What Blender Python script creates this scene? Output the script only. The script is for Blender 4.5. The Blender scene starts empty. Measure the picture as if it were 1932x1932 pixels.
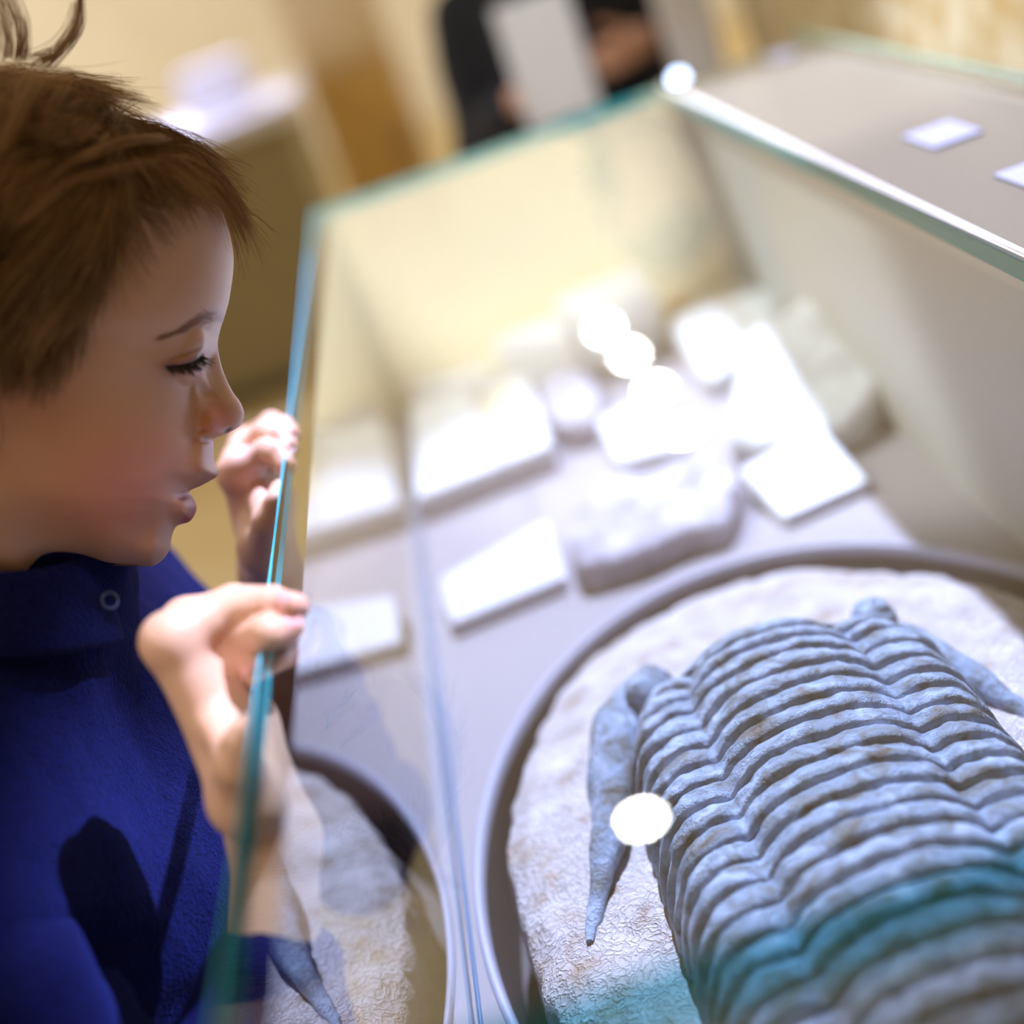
import bpy, bmesh, math, random
import numpy as np
from mathutils import Vector, Matrix, noise
from mathutils.bvhtree import BVHTree

C = bpy.context.scene.collection
sc = bpy.context.scene
random.seed(4); RNG = np.random.default_rng(7)
R = math.radians

# ------------------------------------------------------------------ camera
CAM = np.array([0.0, 0.0, 1.15])
def camera_axes(roll=20.0, pitch=21.75, yaw=1.5):
    roll, pitch, yaw = R(roll), R(pitch), R(yaw)
    h = np.array([-math.sin(yaw), math.cos(yaw), 0]); up = np.array([0, 0, 1.0])
    fw = h*math.cos(pitch) - up*math.sin(pitch)
    r = np.cross(fw, up); r /= np.linalg.norm(r); u = np.cross(r, fw)
    c, s = math.cos(roll), math.sin(roll)
    return r*c - u*s, r*s + u*c, fw
IR, IU, FW = camera_axes()
cd = bpy.data.cameras.new('camera'); cam = bpy.data.objects.new('camera', cd); C.objects.link(cam)
cam.matrix_world = Matrix(((IR[0], IU[0], -FW[0], CAM[0]), (IR[1], IU[1], -FW[1], CAM[1]),
                           (IR[2], IU[2], -FW[2], CAM[2]), (0, 0, 0, 1)))
cd.sensor_fit = 'HORIZONTAL'; cd.sensor_width = 24.0; cd.lens = 35.0
cd.clip_start = 0.02; cd.clip_end = 60
cd.dof.use_dof = True; cd.dof.focus_distance = 0.60; cd.dof.aperture_fstop = 1.85
sc.camera = cam
FPX = 2817.0
# measuring helpers: a ray of the survey photo cut with a plane of the room
def ray(px, py): return FW*FPX + IR*(px-966) - IU*(py-966)
def onz(px, py, z):
    d = ray(px, py); return CAM + d*((z-CAM[2])/d[2])
def onx(px, py, x):
    d = ray(px, py); return CAM + d*((x-CAM[0])/d[0])
def ony(px, py, y):
    d = ray(px, py); return CAM + d*((y-CAM[1])/d[1])

# ------------------------------------------------------------------ world, lamps, exposure
sc.view_settings.view_transform = 'Standard'; sc.view_settings.look = 'None'
sc.view_settings.gamma = 1.0; sc.view_settings.use_curve_mapping = False
sc.view_settings.exposure = 0.0
sc.cycles.use_denoising = True
sc.cycles.max_bounces = 10; sc.cycles.transparent_max_bounces = 24
sc.cycles.caustics_reflective = False; sc.cycles.caustics_refractive = False
sc.cycles.sample_clamp_indirect = 6.0
w = bpy.data.worlds.new('world'); sc.world = w; w.use_nodes = True
w.node_tree.nodes['Background'].inputs[0].default_value = (1.0, 0.90, 0.76, 1)
w.node_tree.nodes['Background'].inputs[1].default_value = 0.25

def area(name, loc, size, power, col, look=(0, 0, -1)):
    l = bpy.data.lights.new(name, 'AREA'); l.shape = 'RECTANGLE'; l.size, l.size_y = size
    l.energy = power; l.color = col
    o = bpy.data.objects.new(name, l); C.objects.link(o); o.location = loc
    o.rotation_euler = Vector(look).to_track_quat('-Z', 'Y').to_euler(); return o
def spot(name, loc, target, power, col, angle, blend=.15, radius=.03):
    l = bpy.data.lights.new(name, 'SPOT'); l.energy = power; l.color = col
    l.spot_size = R(angle); l.spot_blend = blend; l.shadow_soft_size = radius
    o = bpy.data.objects.new(name, l); C.objects.link(o); o.location = loc
    o.rotation_euler = (Vector(target)-Vector(loc)).to_track_quat('-Z', 'Y').to_euler(); return o
WARM = (1.0, .955, .89); COOL = (.58, .63, 1.0)
area('ceiling_fill_far', (-2.9, 6.6, 2.90), (2.6, 4.0), 115, WARM)  # three unseen ceiling fills, added for the warm ambient light
area('ceiling_fill_near', (-2.6, .2, 2.90), (2.2, 3.6), 58, WARM)
area('ceiling_fill_right', (3.0, 6.0, 2.90), (1.2, 4.0), 80, WARM)
spot('track_spot_case', (.44, 1.95, 2.82), (.12, .80, .75), 910, COOL, 20.0, .38, .03)
spot('track_spot_back', (-1.0, 2.3, 2.82), (.225, 1.16, .78), 470, (.90, .93, 1.0), 15.0, .3, .04)
spot('track_spot_chest', (1.50, .75, 2.82), (-.175, .462, .832), 760, (.60, .68, 1.0), 3.9, .3, .025)
spot('track_spot_hand', (.35, -.60, 2.85), (-.125, .475, .945), 60, (1.0, .93, .86), 4.2, .5, .05)
spot('end_fill_spot', (-.1, -1.3, 2.82), (.05, 1.33, .925), 1150, (1, .97, .93), 6.8, .45, .04)  # added fill from behind the camera, brightens the end panel
spot('paper_fill_spot', (.10, 1.0, 2.85), (.18, 1.89, .95), 170, (.85, .92, 1.0), 4.6, .5, .04)  # added spot that lifts the child's paper out of the shade
spot('table_spot', (-1.0, 4.9, 2.82), (-.75, 4.75, .84), 500, COOL, 26.0, .5, .04)

# ------------------------------------------------------------------ helpers
def tag(o, label=None, cat=None, group=None, kind=None):
    if label: o['label'] = label
    if cat: o['category'] = cat
    if group: o['group'] = group
    if kind: o['kind'] = kind
    return o
def empty(name, loc, label, cat, group=None):
    o = bpy.data.objects.new(name, None); C.objects.link(o); o.location = loc; o.empty_display_size = .05
    return tag(o, label, cat, group)
def link(name, me, mat, parent=None):
    o = bpy.data.objects.new(name, me); C.objects.link(o)
    if mat is not None: me.materials.append(mat)
    if parent is not None:
        o.parent = parent; o.matrix_parent_inverse = parent_inv(parent)
    return o
def parent_inv(p):
    # every mesh is written in room coordinates: only top-level parents carry a location
    return Matrix.Translation(p.location).inverted() if p.parent is None else Matrix.Identity(4)
def mesh(name, V, F, mat, parent=None, smooth=True):
    me = bpy.data.meshes.new(name)
    me.from_pydata([tuple(map(float, v)) for v in V], [], [tuple(map(int, f)) for f in F])
    if smooth: me.polygons.foreach_set('use_smooth', [True]*len(me.polygons))
    me.update(); return link(name, me, mat, parent)
def bm_obj(name, bm, mat, parent=None, smooth=False):
    bmesh.ops.recalc_face_normals(bm, faces=bm.faces)
    me = bpy.data.meshes.new(name); bm.to_mesh(me); bm.free()
    if smooth: me.polygons.foreach_set('use_smooth', [True]*len(me.polygons))
    return link(name, me, mat, parent)
def add_box(bm, lo, hi, bevel=0.0):
    x0, y0, z0 = lo; x1, y1, z1 = hi
    v = [bm.verts.new(p) for p in ((x0,y0,z0),(x1,y0,z0),(x1,y1,z0),(x0,y1,z0),(x0,y0,z1),(x1,y0,z1),(x1,y1,z1),(x0,y1,z1))]
    fs = [bm.faces.new([v[i] for i in f]) for f in ((3,2,1,0),(4,5,6,7),(0,1,5,4),(1,2,6,5),(2,3,7,6),(3,0,4,7))]
    if bevel:
        es = {e for f in fs for e in f.edges}
        bmesh.ops.bevel(bm, geom=list(es), offset=bevel, segments=2, affect='EDGES')
def box(name, lo, hi, mat, parent=None, bevel=0.0):
    bm = bmesh.new(); add_box(bm, lo, hi, bevel); return bm_obj(name, bm, mat, parent)
def grid_faces(n, m, wrap_m=False, wrap_n=False):
    a = np.arange(n if wrap_n else n-1)[:, None]; b = np.arange(m if wrap_m else m-1)[None, :]
    a2 = (a+1) % n; b2 = (b+1) % m
    return np.stack([a*m+b, a2*m+b, a2*m+b2, a*m+b2], -1).reshape(-1, 4)
def tube(name, pts, rad, mat, parent=None, n=10, closed=False):
    pts = [Vector(p) for p in pts]; k = len(pts)
    rad = rad if hasattr(rad, '__len__') else [rad]*k
    V = []; up = Vector((.13, .21, .97))
    for i, p in enumerate(pts):
        a = pts[i-1] if (i > 0 or closed) else p; b = pts[(i+1) % k] if (i < k-1 or closed) else p
        t = (b-a).normalized(); s = t.cross(up).normalized(); q = s.cross(t)
        for j in range(n):
            th = 2*math.pi*j/n; V.append(p+(s*math.cos(th)+q*math.sin(th))*rad[i])
    F = [tuple(f) for f in grid_faces(k, n, True, closed)]
    if not closed:
        F += [tuple(range(n))[::-1], tuple(range((k-1)*n, k*n))]
    return mesh(name, V, F, mat, parent)

# ---- materials
def srgb(r, g, b):
    f = lambda c: (c/255/12.92) if c/255 <= .04045 else ((c/255+.055)/1.055)**2.4
    return (f(r), f(g), f(b), 1.0)
def mat(name, col, rough=.6, spec=.5, metal=0.0):
    m = bpy.data.materials.new(name); m.use_nodes = True
    b = m.node_tree.nodes['Principled BSDF']
    b.inputs['Base Color'].default_value = col; b.inputs['Roughness'].default_value = rough
    b.inputs['Specular IOR Level'].default_value = spec; b.inputs['Metallic'].default_value = metal
    return m
def nd(m, t, **kw):
    n = m.node_tree.nodes.new(t)
    for k, v in kw.items(): setattr(n, k, v)
    return n
def ln(m, a, b): m.node_tree.links.new(a, b)
def bsdf(m): return m.node_tree.nodes['Principled BSDF']
def obj_coord(m): return nd(m, 'ShaderNodeTexCoord').outputs['Object']
def noise_node(m, scale, detail=4, rough=.55, dist=0.0, coord=None):
    n = nd(m, 'ShaderNodeTexNoise'); n.inputs['Scale'].default_value = scale; n.inputs['Detail'].default_value = detail
    n.inputs['Roughness'].default_value = rough; n.inputs['Distortion'].default_value = dist
    ln(m, coord if coord is not None else obj_coord(m), n.inputs['Vector']); return n
def ramp(m, fac, stops):
    r = nd(m, 'ShaderNodeValToRGB'); e = r.color_ramp.elements
    while len(e) < len(stops): e.new(.5)
    for i, (p, c) in enumerate(stops): e[i].position = p; e[i].color = c
    ln(m, fac, r.inputs['Fac']); return r
def bump(m, height, strength, dist, prev=None):
    b = nd(m, 'ShaderNodeBump'); b.inputs['Strength'].default_value = strength; b.inputs['Distance'].default_value = dist
    ln(m, height, b.inputs['Height'])
    if prev is not None: ln(m, prev.outputs['Normal'], b.inputs['Normal'])
    return b
def mottled(name, stops, scale, rough=.7, spec=.3, bumps=(), dist=0.0, detail=5):
    m = mat(name, stops[0][1], rough, spec); co = obj_coord(m)
    n = noise_node(m, scale, detail, .6, dist, co); r = ramp(m, n.outputs['Fac'], stops)
    ln(m, r.outputs['Color'], bsdf(m).inputs['Base Color']); prev = None
    for sc_, st, di in bumps:
        bn = noise_node(m, sc_, 4, .6, 0, co); prev = bump(m, bn.outputs['Fac'], st, di, prev)
    if prev is not None: ln(m, prev.outputs['Normal'], bsdf(m).inputs['Normal'])
    return m
def glass_mat(name, tint):
    m = bpy.data.materials.new(name); m.use_nodes = True; nt = m.node_tree; nt.nodes.remove(bsdf(m))
    out = nt.nodes['Material Output']
    fr = nd(m, 'ShaderNodeFresnel'); fr.inputs['IOR'].default_value = 1.5
    geo = nd(m, 'ShaderNodeNewGeometry')
    a1 = nd(m, 'ShaderNodeMath', operation='ADD'); a1.inputs[1].default_value = 1.0; ln(m, fr.outputs[0], a1.inputs[0])
    t2 = nd(m, 'ShaderNodeMath', operation='MULTIPLY'); t2.inputs[1].default_value = 2.0; ln(m, fr.outputs[0], t2.inputs[0])
    dv = nd(m, 'ShaderNodeMath', operation='DIVIDE'); ln(m, t2.outputs[0], dv.inputs[0]); ln(m, a1.outputs[0], dv.inputs[1])
    inv = nd(m, 'ShaderNodeMath', operation='SUBTRACT'); inv.inputs[0].default_value = 1.0; ln(m, geo.outputs['Backfacing'], inv.inputs[1])
    mu = nd(m, 'ShaderNodeMath', operation='MULTIPLY'); ln(m, dv.outputs[0], mu.inputs[0]); ln(m, inv.outputs[0], mu.inputs[1])
    tr = nd(m, 'ShaderNodeBsdfTransparent'); tr.inputs[0].default_value = tint
    gl = nd(m, 'ShaderNodeBsdfGlossy'); gl.inputs['Roughness'].default_value = 0.0; gl.inputs[0].default_value = (1, 1, 1, 1)
    mx = nd(m, 'ShaderNodeMixShader'); ln(m, mu.outputs[0], mx.inputs[0]); ln(m, tr.outputs[0], mx.inputs[1]); ln(m, gl.outputs[0], mx.inputs[2])
    ln(m, mx.outputs[0], out.inputs['Surface']); return m
def emit_mat(name, col, s):
    m = bpy.data.materials.new(name); m.use_nodes = True; b = bsdf(m)
    b.inputs['Base Color'].default_value = col; b.inputs['Emission Color'].default_value = col; b.inputs['Emission Strength'].default_value = s
    return m

M = {}
M['wall'] = mottled('cream_plaster', [(.35, srgb(222, 215, 200)), (.65, srgb(236, 231, 218))], 1.2, .9, .2)
M['ceiling'] = mat('ceiling_white', srgb(235, 226, 208), .9)
M['floor'] = mottled('golden_wood_floor', [(.3, srgb(198, 174, 122)), (.7, srgb(214, 194, 146))], 2.5, .45, .4)
M['stone_wall'] = mottled('travertine', [(.30, srgb(190, 158, 100)), (.5, srgb(205, 188, 150)), (.62, srgb(222, 214, 190))], 26, .8, .3, ((60, .3, .004),), .6)
M['base'] = mat('base_grey_beige', srgb(158, 150, 153), .55, .35)
M['recess'] = mat('recess_grey_brown', srgb(94, 87, 86), .6, .3)
M['rim'] = mat('rim_satin_grey', srgb(178, 178, 196), .35, .5)
M['panel'] = mat('back_panel_grey', srgb(186, 184, 176), .6, .3)
M['fascia'] = mat('fascia_cream', srgb(205, 198, 182), .5, .3)
M['end'] = mat('end_panel_cream', srgb(226, 216, 194), .5, .3)
M['edge_green'] = mat('upstand_edge_green', srgb(112, 134, 108), .3, .5)
M['rail'] = mat('rail_white', srgb(222, 216, 205), .3, .5)
M['ledge'] = mat('ledge_beige_gloss', srgb(122, 116, 98), .22, .6)
M['cabinet'] = mat('cabinet_charcoal', srgb(88, 84, 78), .5, .3)
M['glass'] = glass_mat('clear_glass', (.95, .975, .97, 1))
M['edge'] = mat('glass_edge_teal', (.008, .30, .36, 1), .9, 0.0)
M['edge_glint'] = mat('glass_edge_glint', (.10, .52, .66, 1), .9, 0.0)  # bright reflection along the glass edge, put into the colour
M['card'] = mat('card_white', srgb(222, 221, 226), .5, .3)
M['card_print'] = mat('card_print_tan', srgb(226, 216, 192), .6, .2)
M['rock'] = mottled('pale_rock', [(.3, srgb(136, 130, 138)), (.5, srgb(174, 168, 178)), (.7, srgb(210, 204, 210))], 45, .8, .2, ((120, .4, .003),))
M['rock_white'] = mottled('white_rock', [(.35, srgb(196, 194, 194)), (.6, srgb(226, 226, 228))], 40, .7, .3, ((120, .4, .003),))
M['ledge_patch'] = mat('patch_grey_white', srgb(150, 150, 164), .5, .3)
M['seal'] = mat('seal_blue_grey', (.10, .20, .36, 1), .3, .5)
M['steel'] = mat('brushed_metal', (.5, .5, .52, 1), .3, .5, 1.0)

def mat_seam():
    m = mat('seam_tinted', (.03, .26, .30, 1), .3, .5); nt = m.node_tree; out = nt.nodes['Material Output']
    tr = nd(m, 'ShaderNodeBsdfTransparent'); tr.inputs[0].default_value = (.55, .82, .85, 1); mx = nd(m, 'ShaderNodeMixShader'); mx.inputs[0].default_value = .24
    ln(m, tr.outputs[0], mx.inputs[1]); ln(m, bsdf(m).outputs[0], mx.inputs[2]); ln(m, mx.outputs[0], out.inputs['Surface']); return m
M['seam'] = mat_seam()
# ------------------------------------------------------------------ room shell
def struct(name, lo, hi, m): return tag(box(name, lo, hi, m), kind='structure')
struct('floor', (-5, -3, -.1), (4, 9.6, 0), M['floor'])
struct('ceiling', (-5, -3, 2.95), (4, 9.6, 3.05), M['ceiling'])
struct('wall_back', (-5, 9.5, 0), (4, 9.7, 2.95), M['wall'])
struct('wall_front', (-5, -3.1, 0), (4, -3, 2.95), M['wall'])
struct('wall_left', (-5.1, -3, 0), (-5, 9.6, 2.95), M['wall'])
struct('wall_right', (4, -3, 0), (4.1, 9.6, 2.95), M['wall'])

# ------------------------------------------------------------------ display case
EX, BZ, LZ = -.107, .746, .95         # front edge, base level, lid top
YN, YF = -.25, 1.33                   # near and far ends
RX = .212                             # back edge of the lid
case = empty('display_case', (.08, .55, 0), 'long glass-topped museum display case the boy leans over', 'display case')
def back_x(y): return .236
EC, EA, EB = np.array([.08, .56]), .171, .255     # oval opening
def base_panel():
    ths = np.linspace(0, 2*math.pi, 193)[:-1]
    corners = [(EX, YN), (back_x(YN), YN), (back_x(YF), YF), (EX, YF)]
    ths = np.sort(np.concatenate([ths, [math.atan2(c[1]-EC[1], c[0]-EC[0]) % (2*math.pi) for c in corners]]))
    V = []
    for t in ths:
        d = np.array([math.cos(t), math.sin(t)]); k = 1/math.sqrt((d[0]/EA)**2+(d[1]/EB)**2)
        a = EC+d*k; best = 9
        for (p, q) in zip(corners, corners[1:]+corners[:1]):
            p, q = np.array(p), np.array(q); e = q-p; den = d[0]*e[1]-d[1]*e[0]
            if abs(den) < 1e-9: continue
            s = ((p-EC)[0]*e[1]-(p-EC)[1]*e[0])/den
            u = ((p-EC)[0]*d[1]-(p-EC)[1]*d[0])/den
            if s > 0 and -1e-6 <= u <= 1+1e-6: best = min(best, s)
        b = EC+d*max(best, k+.002)
        V += [(a[0], a[1], BZ), (b[0], b[1], BZ)]
    n = len(ths); F = [(2*i, 2*i+1, 2*((i+1) % n)+1, 2*((i+1) % n)) for i in range(n)]
    return mesh('base_panel', V, F, M['base'], case, False)
base_panel()
def oval(k, z, n=160): return [(EC[0]+(EA+k)*math.cos(2*math.pi*i/n), EC[1]+(EB+k)*math.sin(2*math.pi*i/n), z) for i in range(n)]
RZ = .690
def recess():
    rings = [oval(.0018, BZ+.0003), oval(.0006, BZ+.0016), oval(-.0012, BZ+.0016), oval(-.0024, BZ), oval(-.003, BZ-.005)]
    V = [p for r in rings for p in r]; F = grid_faces(len(rings), 160, True)
    mesh('recess_rim', V, F, M['rim'], case)
    rings = [oval(-.003, BZ-.005), oval(-.004, RZ)]
    V = [p for r in rings for p in r]; F = [tuple(f) for f in grid_faces(2, 160, True)] + [tuple(range(160, 320))]
    mesh('recess_wall', V, F, M['recess'], case, False)
recess()
box('cabinet', (EX+.004, YN, .0), (back_x(YN), YF-.002, RZ-.004), M['cabinet'], case)
def slab_quad(name, pts, z0, z1, m, parent=None, bevel=0.0):
    bm = bmesh.new(); lo = [bm.verts.new((p[0], p[1], z0)) for p in pts]; hi = [bm.verts.new((p[0], p[1], z1)) for p in pts]
    n = len(pts); bm.faces.new(hi); bm.faces.new(lo[::-1])
    for i in range(n): bm.faces.new((lo[i], lo[(i+1) % n], hi[(i+1) % n], hi[i]))
    if bevel: bmesh.ops.bevel(bm, geom=bm.edges[:], offset=bevel, segments=2, affect='EDGES')
    return bm_obj(name, bm, m, parent)
slab_quad('back_panel', [(back_x(YN), YN), (back_x(YN)+.01, YN), (back_x(YF)+.01, YF), (back_x(YF), YF)], .60, .914, M['panel'], case)
slab_quad('back_fascia', [(back_x(YN)-.002, YN), (back_x(YN)+.012, YN), (back_x(YF)+.012, YF), (back_x(YF)-.002, YF)], .914, .9375, M['fascia'], case)
box('side_panel', (EX, YF-.002, .0), (back_x(YF)+.012, YF+.010, .744), M['cabinet'], case)
GT = .009
def pane(name, lo, hi, axis, parent, edges=()):
    """glass sheet: two big clear faces, greenish edge faces"""
    x0, y0, z0 = lo; x1, y1, z1 = hi
    v = [(x0,y0,z0),(x1,y0,z0),(x1,y1,z0),(x0,y1,z0),(x0,y0,z1),(x1,y0,z1),(x1,y1,z1),(x0,y1,z1)]
    fs = {'z0': (3,2,1,0), 'z1': (4,5,6,7), 'y0': (0,1,5,4), 'x1': (1,2,6,5), 'y1': (2,3,7,6), 'x0': (3,0,4,7)}
    big = {'x': ('x0', 'x1'), 'y': ('y0', 'y1'), 'z': ('z0', 'z1')}[axis]
    o = mesh(name, v, [fs[k] for k in big], M['glass'], parent, False)
    if edges:
        names = [k for k in edges]
        e = mesh('glass_edge', v, [fs[k] for k in names], M['edge'], None, False)
        e.parent = o; e.matrix_parent_inverse = parent_inv(o)
    return o
SEAM = .236
lid = pane('lid_pane', (EX, SEAM+.0072, LZ-GT), (RX, YF, LZ), 'z', case, ('x0', 'y1', 'x1'))
lid2 = pane('lid_pane', (EX, YN, LZ-GT), (RX, SEAM-.0072, LZ), 'z', case, ('x0', 'y0', 'x1'))
for lo_, hi_, par in (((EX-.0012, SEAM+.001, LZ-.004), (EX, YF, LZ-.0002), lid), ((EX-.0012, YN, LZ-.004), (EX, SEAM-.001, LZ-.0002), lid2)):
    box('polished_arris', lo_, hi_, M['edge_glint'], par)
pane('front_pane', (EX, YN, BZ-.02), (EX+GT, YF, LZ-GT-.0005), 'x', case, ('z0', 'y0', 'y1'))
box('end_panel', (EX+GT+.0005, YF-GT, BZ), (back_x(YF), YF, LZ-GT-.0005), M['end'], case)
box('seam_joint', (EX+.002, SEAM-.007, LZ-GT+.0002), (RX-.001, SEAM+.007, LZ+.0003), M['seam'], case)
tube('seal_strip', [(EX+GT+.002, YN, BZ+.001), (EX+GT+.002, YF-.01, BZ+.001)], .0010, M['seal'], case, 6)
box('back_rail', (RX+.002, YN, LZ-.012), (RX+.0065, YF, LZ+.002), M['rail'], case, .001)
box('ledge', (RX+.007, YN, LZ-.012), (.345, YF, LZ-.002), M['ledge'], case)
up_ = pane('upstand_pane', (.336, YN, LZ-.0015), (.341, YF, LZ+.006), 'x', case)
box('glass_edge', (.3355, YN, LZ+.006), (.3415, YF, LZ+.0075), M['edge_green'], up_)
part_wall = box('partition_wall', (.43, -.4, 0), (.55, 1.9, 1.15), M['stone_wall'])
tag(part_wall, 'low travertine partition wall behind the display case', 'wall', kind='structure')

# ------------------------------------------------------------------ ceiling spots (seen mirrored in the lid)
M['lamp_face'] = emit_mat('lamp_face', (1, .97, .92, 1), 260.0)
M['lamp_body'] = mat('lamp_body', (.7, .7, .7, 1), .4)
LAMPS = [(.568, 7.34, 'farthest ceiling spot of the row over the case line'), (.599, 6.78, 'second farthest ceiling spot of the row'),
         (.607, 6.19, 'third farthest ceiling spot of the row'), (.615, 5.61, 'nearest ceiling spot of the row of four'),
         (-.041, 3.15, 'single ceiling spot near the case, mirrored over the stone')]
for x, y, lab in LAMPS:
    t = empty('ceiling_spot', (x, y, 2.90), 'white round ' + lab, 'ceiling lamp', 'ceiling spots' )
    n = 24; ring = lambda r, z: [(x+r*math.cos(2*math.pi*i/n), y+r*math.sin(2*math.pi*i/n), z) for i in range(n)]
    V = ring(.045, 2.95)+ring(.045, 2.90)+ring(.036, 2.90)
    mesh('housing', V, grid_faces(3, n, True), M['lamp_body'], t)
    mesh('lens', ring(.036, 2.902), [tuple(range(n))[::-1]], M['lamp_face'], t, False)

# ------------------------------------------------------------------ trilobite in its stone
def mat_stone():
    m = mottled('chiselled_limestone', [(.28, srgb(178, 154, 130)), (.44, srgb(200, 190, 186)), (.7, srgb(222, 216, 218))], 55, .85, .2, (), .3)
    co = obj_coord(m)
    wv = nd(m, 'ShaderNodeTexVoronoi', feature='DISTANCE_TO_EDGE'); wv.inputs['Scale'].default_value = 230
    nn = noise_node(m, 90, 3, .5, 0, co); mp = nd(m, 'ShaderNodeMixRGB'); mp.inputs[0].default_value = .02
    ln(m, co, mp.inputs[1]); ln(m, nn.outputs['Color'], mp.inputs[2]); ln(m, mp.outputs[0], wv.inputs['Vector'])
    r = ramp(m, wv.outputs['Distance'], [(0.0, (1, 1, 1, 1)), (.10, (.25, .25, .25, 1)), (.35, (0, 0, 0, 1))])
    b1 = bump(m, r.outputs['Color'], .55, .0020)
    n2 = noise_node(m, 300, 4, .6, 0, co); b2 = bump(m, n2.outputs['Fac'], .5, .0012, b1)
    ln(m, b2.outputs['Normal'], bsdf(m).inputs['Normal']); return m
M['matrix'] = mat_stone()
def mat_trilo():
    m = mottled('blue_grey_fossil_shell', [(.30, srgb(104, 90, 74)), (.40, srgb(126, 134, 140)), (.52, srgb(150, 170, 196)), (.66, srgb(196, 212, 236))], 70, .36, .65, (), .8, 6)
    co = obj_coord(m)
    n1 = noise_node(m, 420, 5, .7, 0, co); b1 = bump(m, n1.outputs['Fac'], .9, .0018)
    n2 = noise_node(m, 130, 4, .6, 0, co); b2 = bump(m, n2.outputs['Fac'], .7, .0035, b1)
    ln(m, b2.outputs['Normal'], bsdf(m).inputs['Normal']); return m
M['trilo'] = mat_trilo()
tri = empty('trilobite_fossil', (.08, .52, RZ), 'large ribbed blue-grey trilobite fossil raised on a rough pale stone in the oval recess', 'fossil')
TZ, TX, TW = .794, .070, .082
def stone():
    nt, nr = 260, 70; V = []
    for i in range(nt):
        th = 2*math.pi*i/nt; d = np.array([math.cos(th), math.sin(th)])
        rr = 1+.035*noise.noise((3*d[0], 3*d[1], 1.3))+.014*noise.noise((14*d[0], 14*d[1], 4))+.008*noise.noise((40*d[0], 40*d[1], 7))
        a = np.array([.148, .218])*rr; c0 = np.array([.075, .558])
        for j in range(nr+6):
            if j <= nr:
                s = j/nr; x, y = c0+a*d*s
                z = .756+.012*(1-s**2)+.0025*noise.noise((x*40, y*40, 2))+.0022*abs(noise.noise((x*170, y*170, 5)))*(.3+.7*min(1, max(0, (.60-y)/.12)))
                z -= .004*max(0, s-.93)/.07
            else:
                k = (j-nr)/5; x, y = c0+a*d*(1+.03*math.sin(k*2.4)+.02*noise.noise((d[0]*20, d[1]*20, k*3)))
                z = .752-k*(.752-RZ-.0005)
            V.append((x, y, z))
    mesh('stone_matrix', V, grid_faces(nt, nr+6, False, True)[:, ::-1], M['matrix'], tri)
stone()
SEC = np.array([(0, .0180), (.14, .0174), (.26, .0152), (.35, .0118), (.42, .0084), (.48, .0062), (.55, .0064), (.62, .0066), (.69, .0056), (.75, .0028), (.80, -.003), (.85, -.013), (.885, -.024), (.90, -.036)])
def catmull(P, n):
    P = np.asarray(P, float); t = np.linspace(0, len(P)-1, n); out = []
    for x in t:
        i = min(int(x), len(P)-2); f = x-i
        p0, p1, p2, p3 = P[max(i-1, 0)], P[i], P[i+1], P[min(i+2, len(P)-1)]
        out.append(.5*((2*p1)+(-p0+p2)*f+(2*p0-5*p1+4*p2-p3)*f*f+(-p0+3*p1-3*p2+p3)*f**3))
    return np.array(out)
half = catmull(SEC, 60)
full = np.vstack([half[::-1]*[-1, 1], half[1:]])
tan_ = np.gradient(full*[TW, 1], axis=0); nor = np.stack([-tan_[:, 1], tan_[:, 0]], 1); nor /= np.linalg.norm(nor, axis=1)[:, None]
PITCH = .0140; Y0 = .616; NSEG = 22
def crest(y): return TZ - .010*max(0, (y-.575)/.05)**2 - .020*max(0, (.40-y)/.12)**2
def segment(k):
    y_far = Y0-PITCH*k; V = []; nw = 12
    wide = 1.0 if k > 1 else (.86, .95)[k]
    if k > 15: wide = 1-.03*(k-15)
    for i in range(nw+1):
        w_ = i/nw; a = -1+2*w_
        # a round rib: rises steeply at the far edge, rolls under at the near edge
        dn = .0056*(max(0, 1-abs(a*.5+.5*a*abs(a))**3.0)**.55)+.0014*a
        for j, (u, h) in enumerate(full):
            au = abs(u); y = y_far-PITCH*(1.04*w_)-.012*max(0, au-.42)-.006*max(0, .42-au)*0
            y += .0045*math.cos(min(1, au/.44)*math.pi/2)*0
            gk = 1-.38*math.exp(-((au-.47)/.07)**2)
            x = TX+u*TW*wide+nor[j][0]*dn*gk; z = crest(y)+h+nor[j][1]*dn*gk
            q = .0011*noise.noise((x*170, y*170, k*3.1))+.0013*noise.noise((x*60, y*60, k*1.7))+.0004*noise.noise((x*420, y*420, k*2.3))
            V.append((x+nor[j][0]*q, y, z+nor[j][1]*q))
    # closing faces down at both edges
    m = len(full); F = [tuple(f) for f in grid_faces(nw+1, m)]
    return mesh('thorax_segment', V, F, M['trilo'], tri)
for k in range(NSEG): segment(k)
def rough(o, amp=.0014, f=120):
    for v in o.data.vertices: v.co += amp*noise.noise_vector(v.co*f)+amp*1.5*noise.noise_vector(v.co*f*.4)
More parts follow.
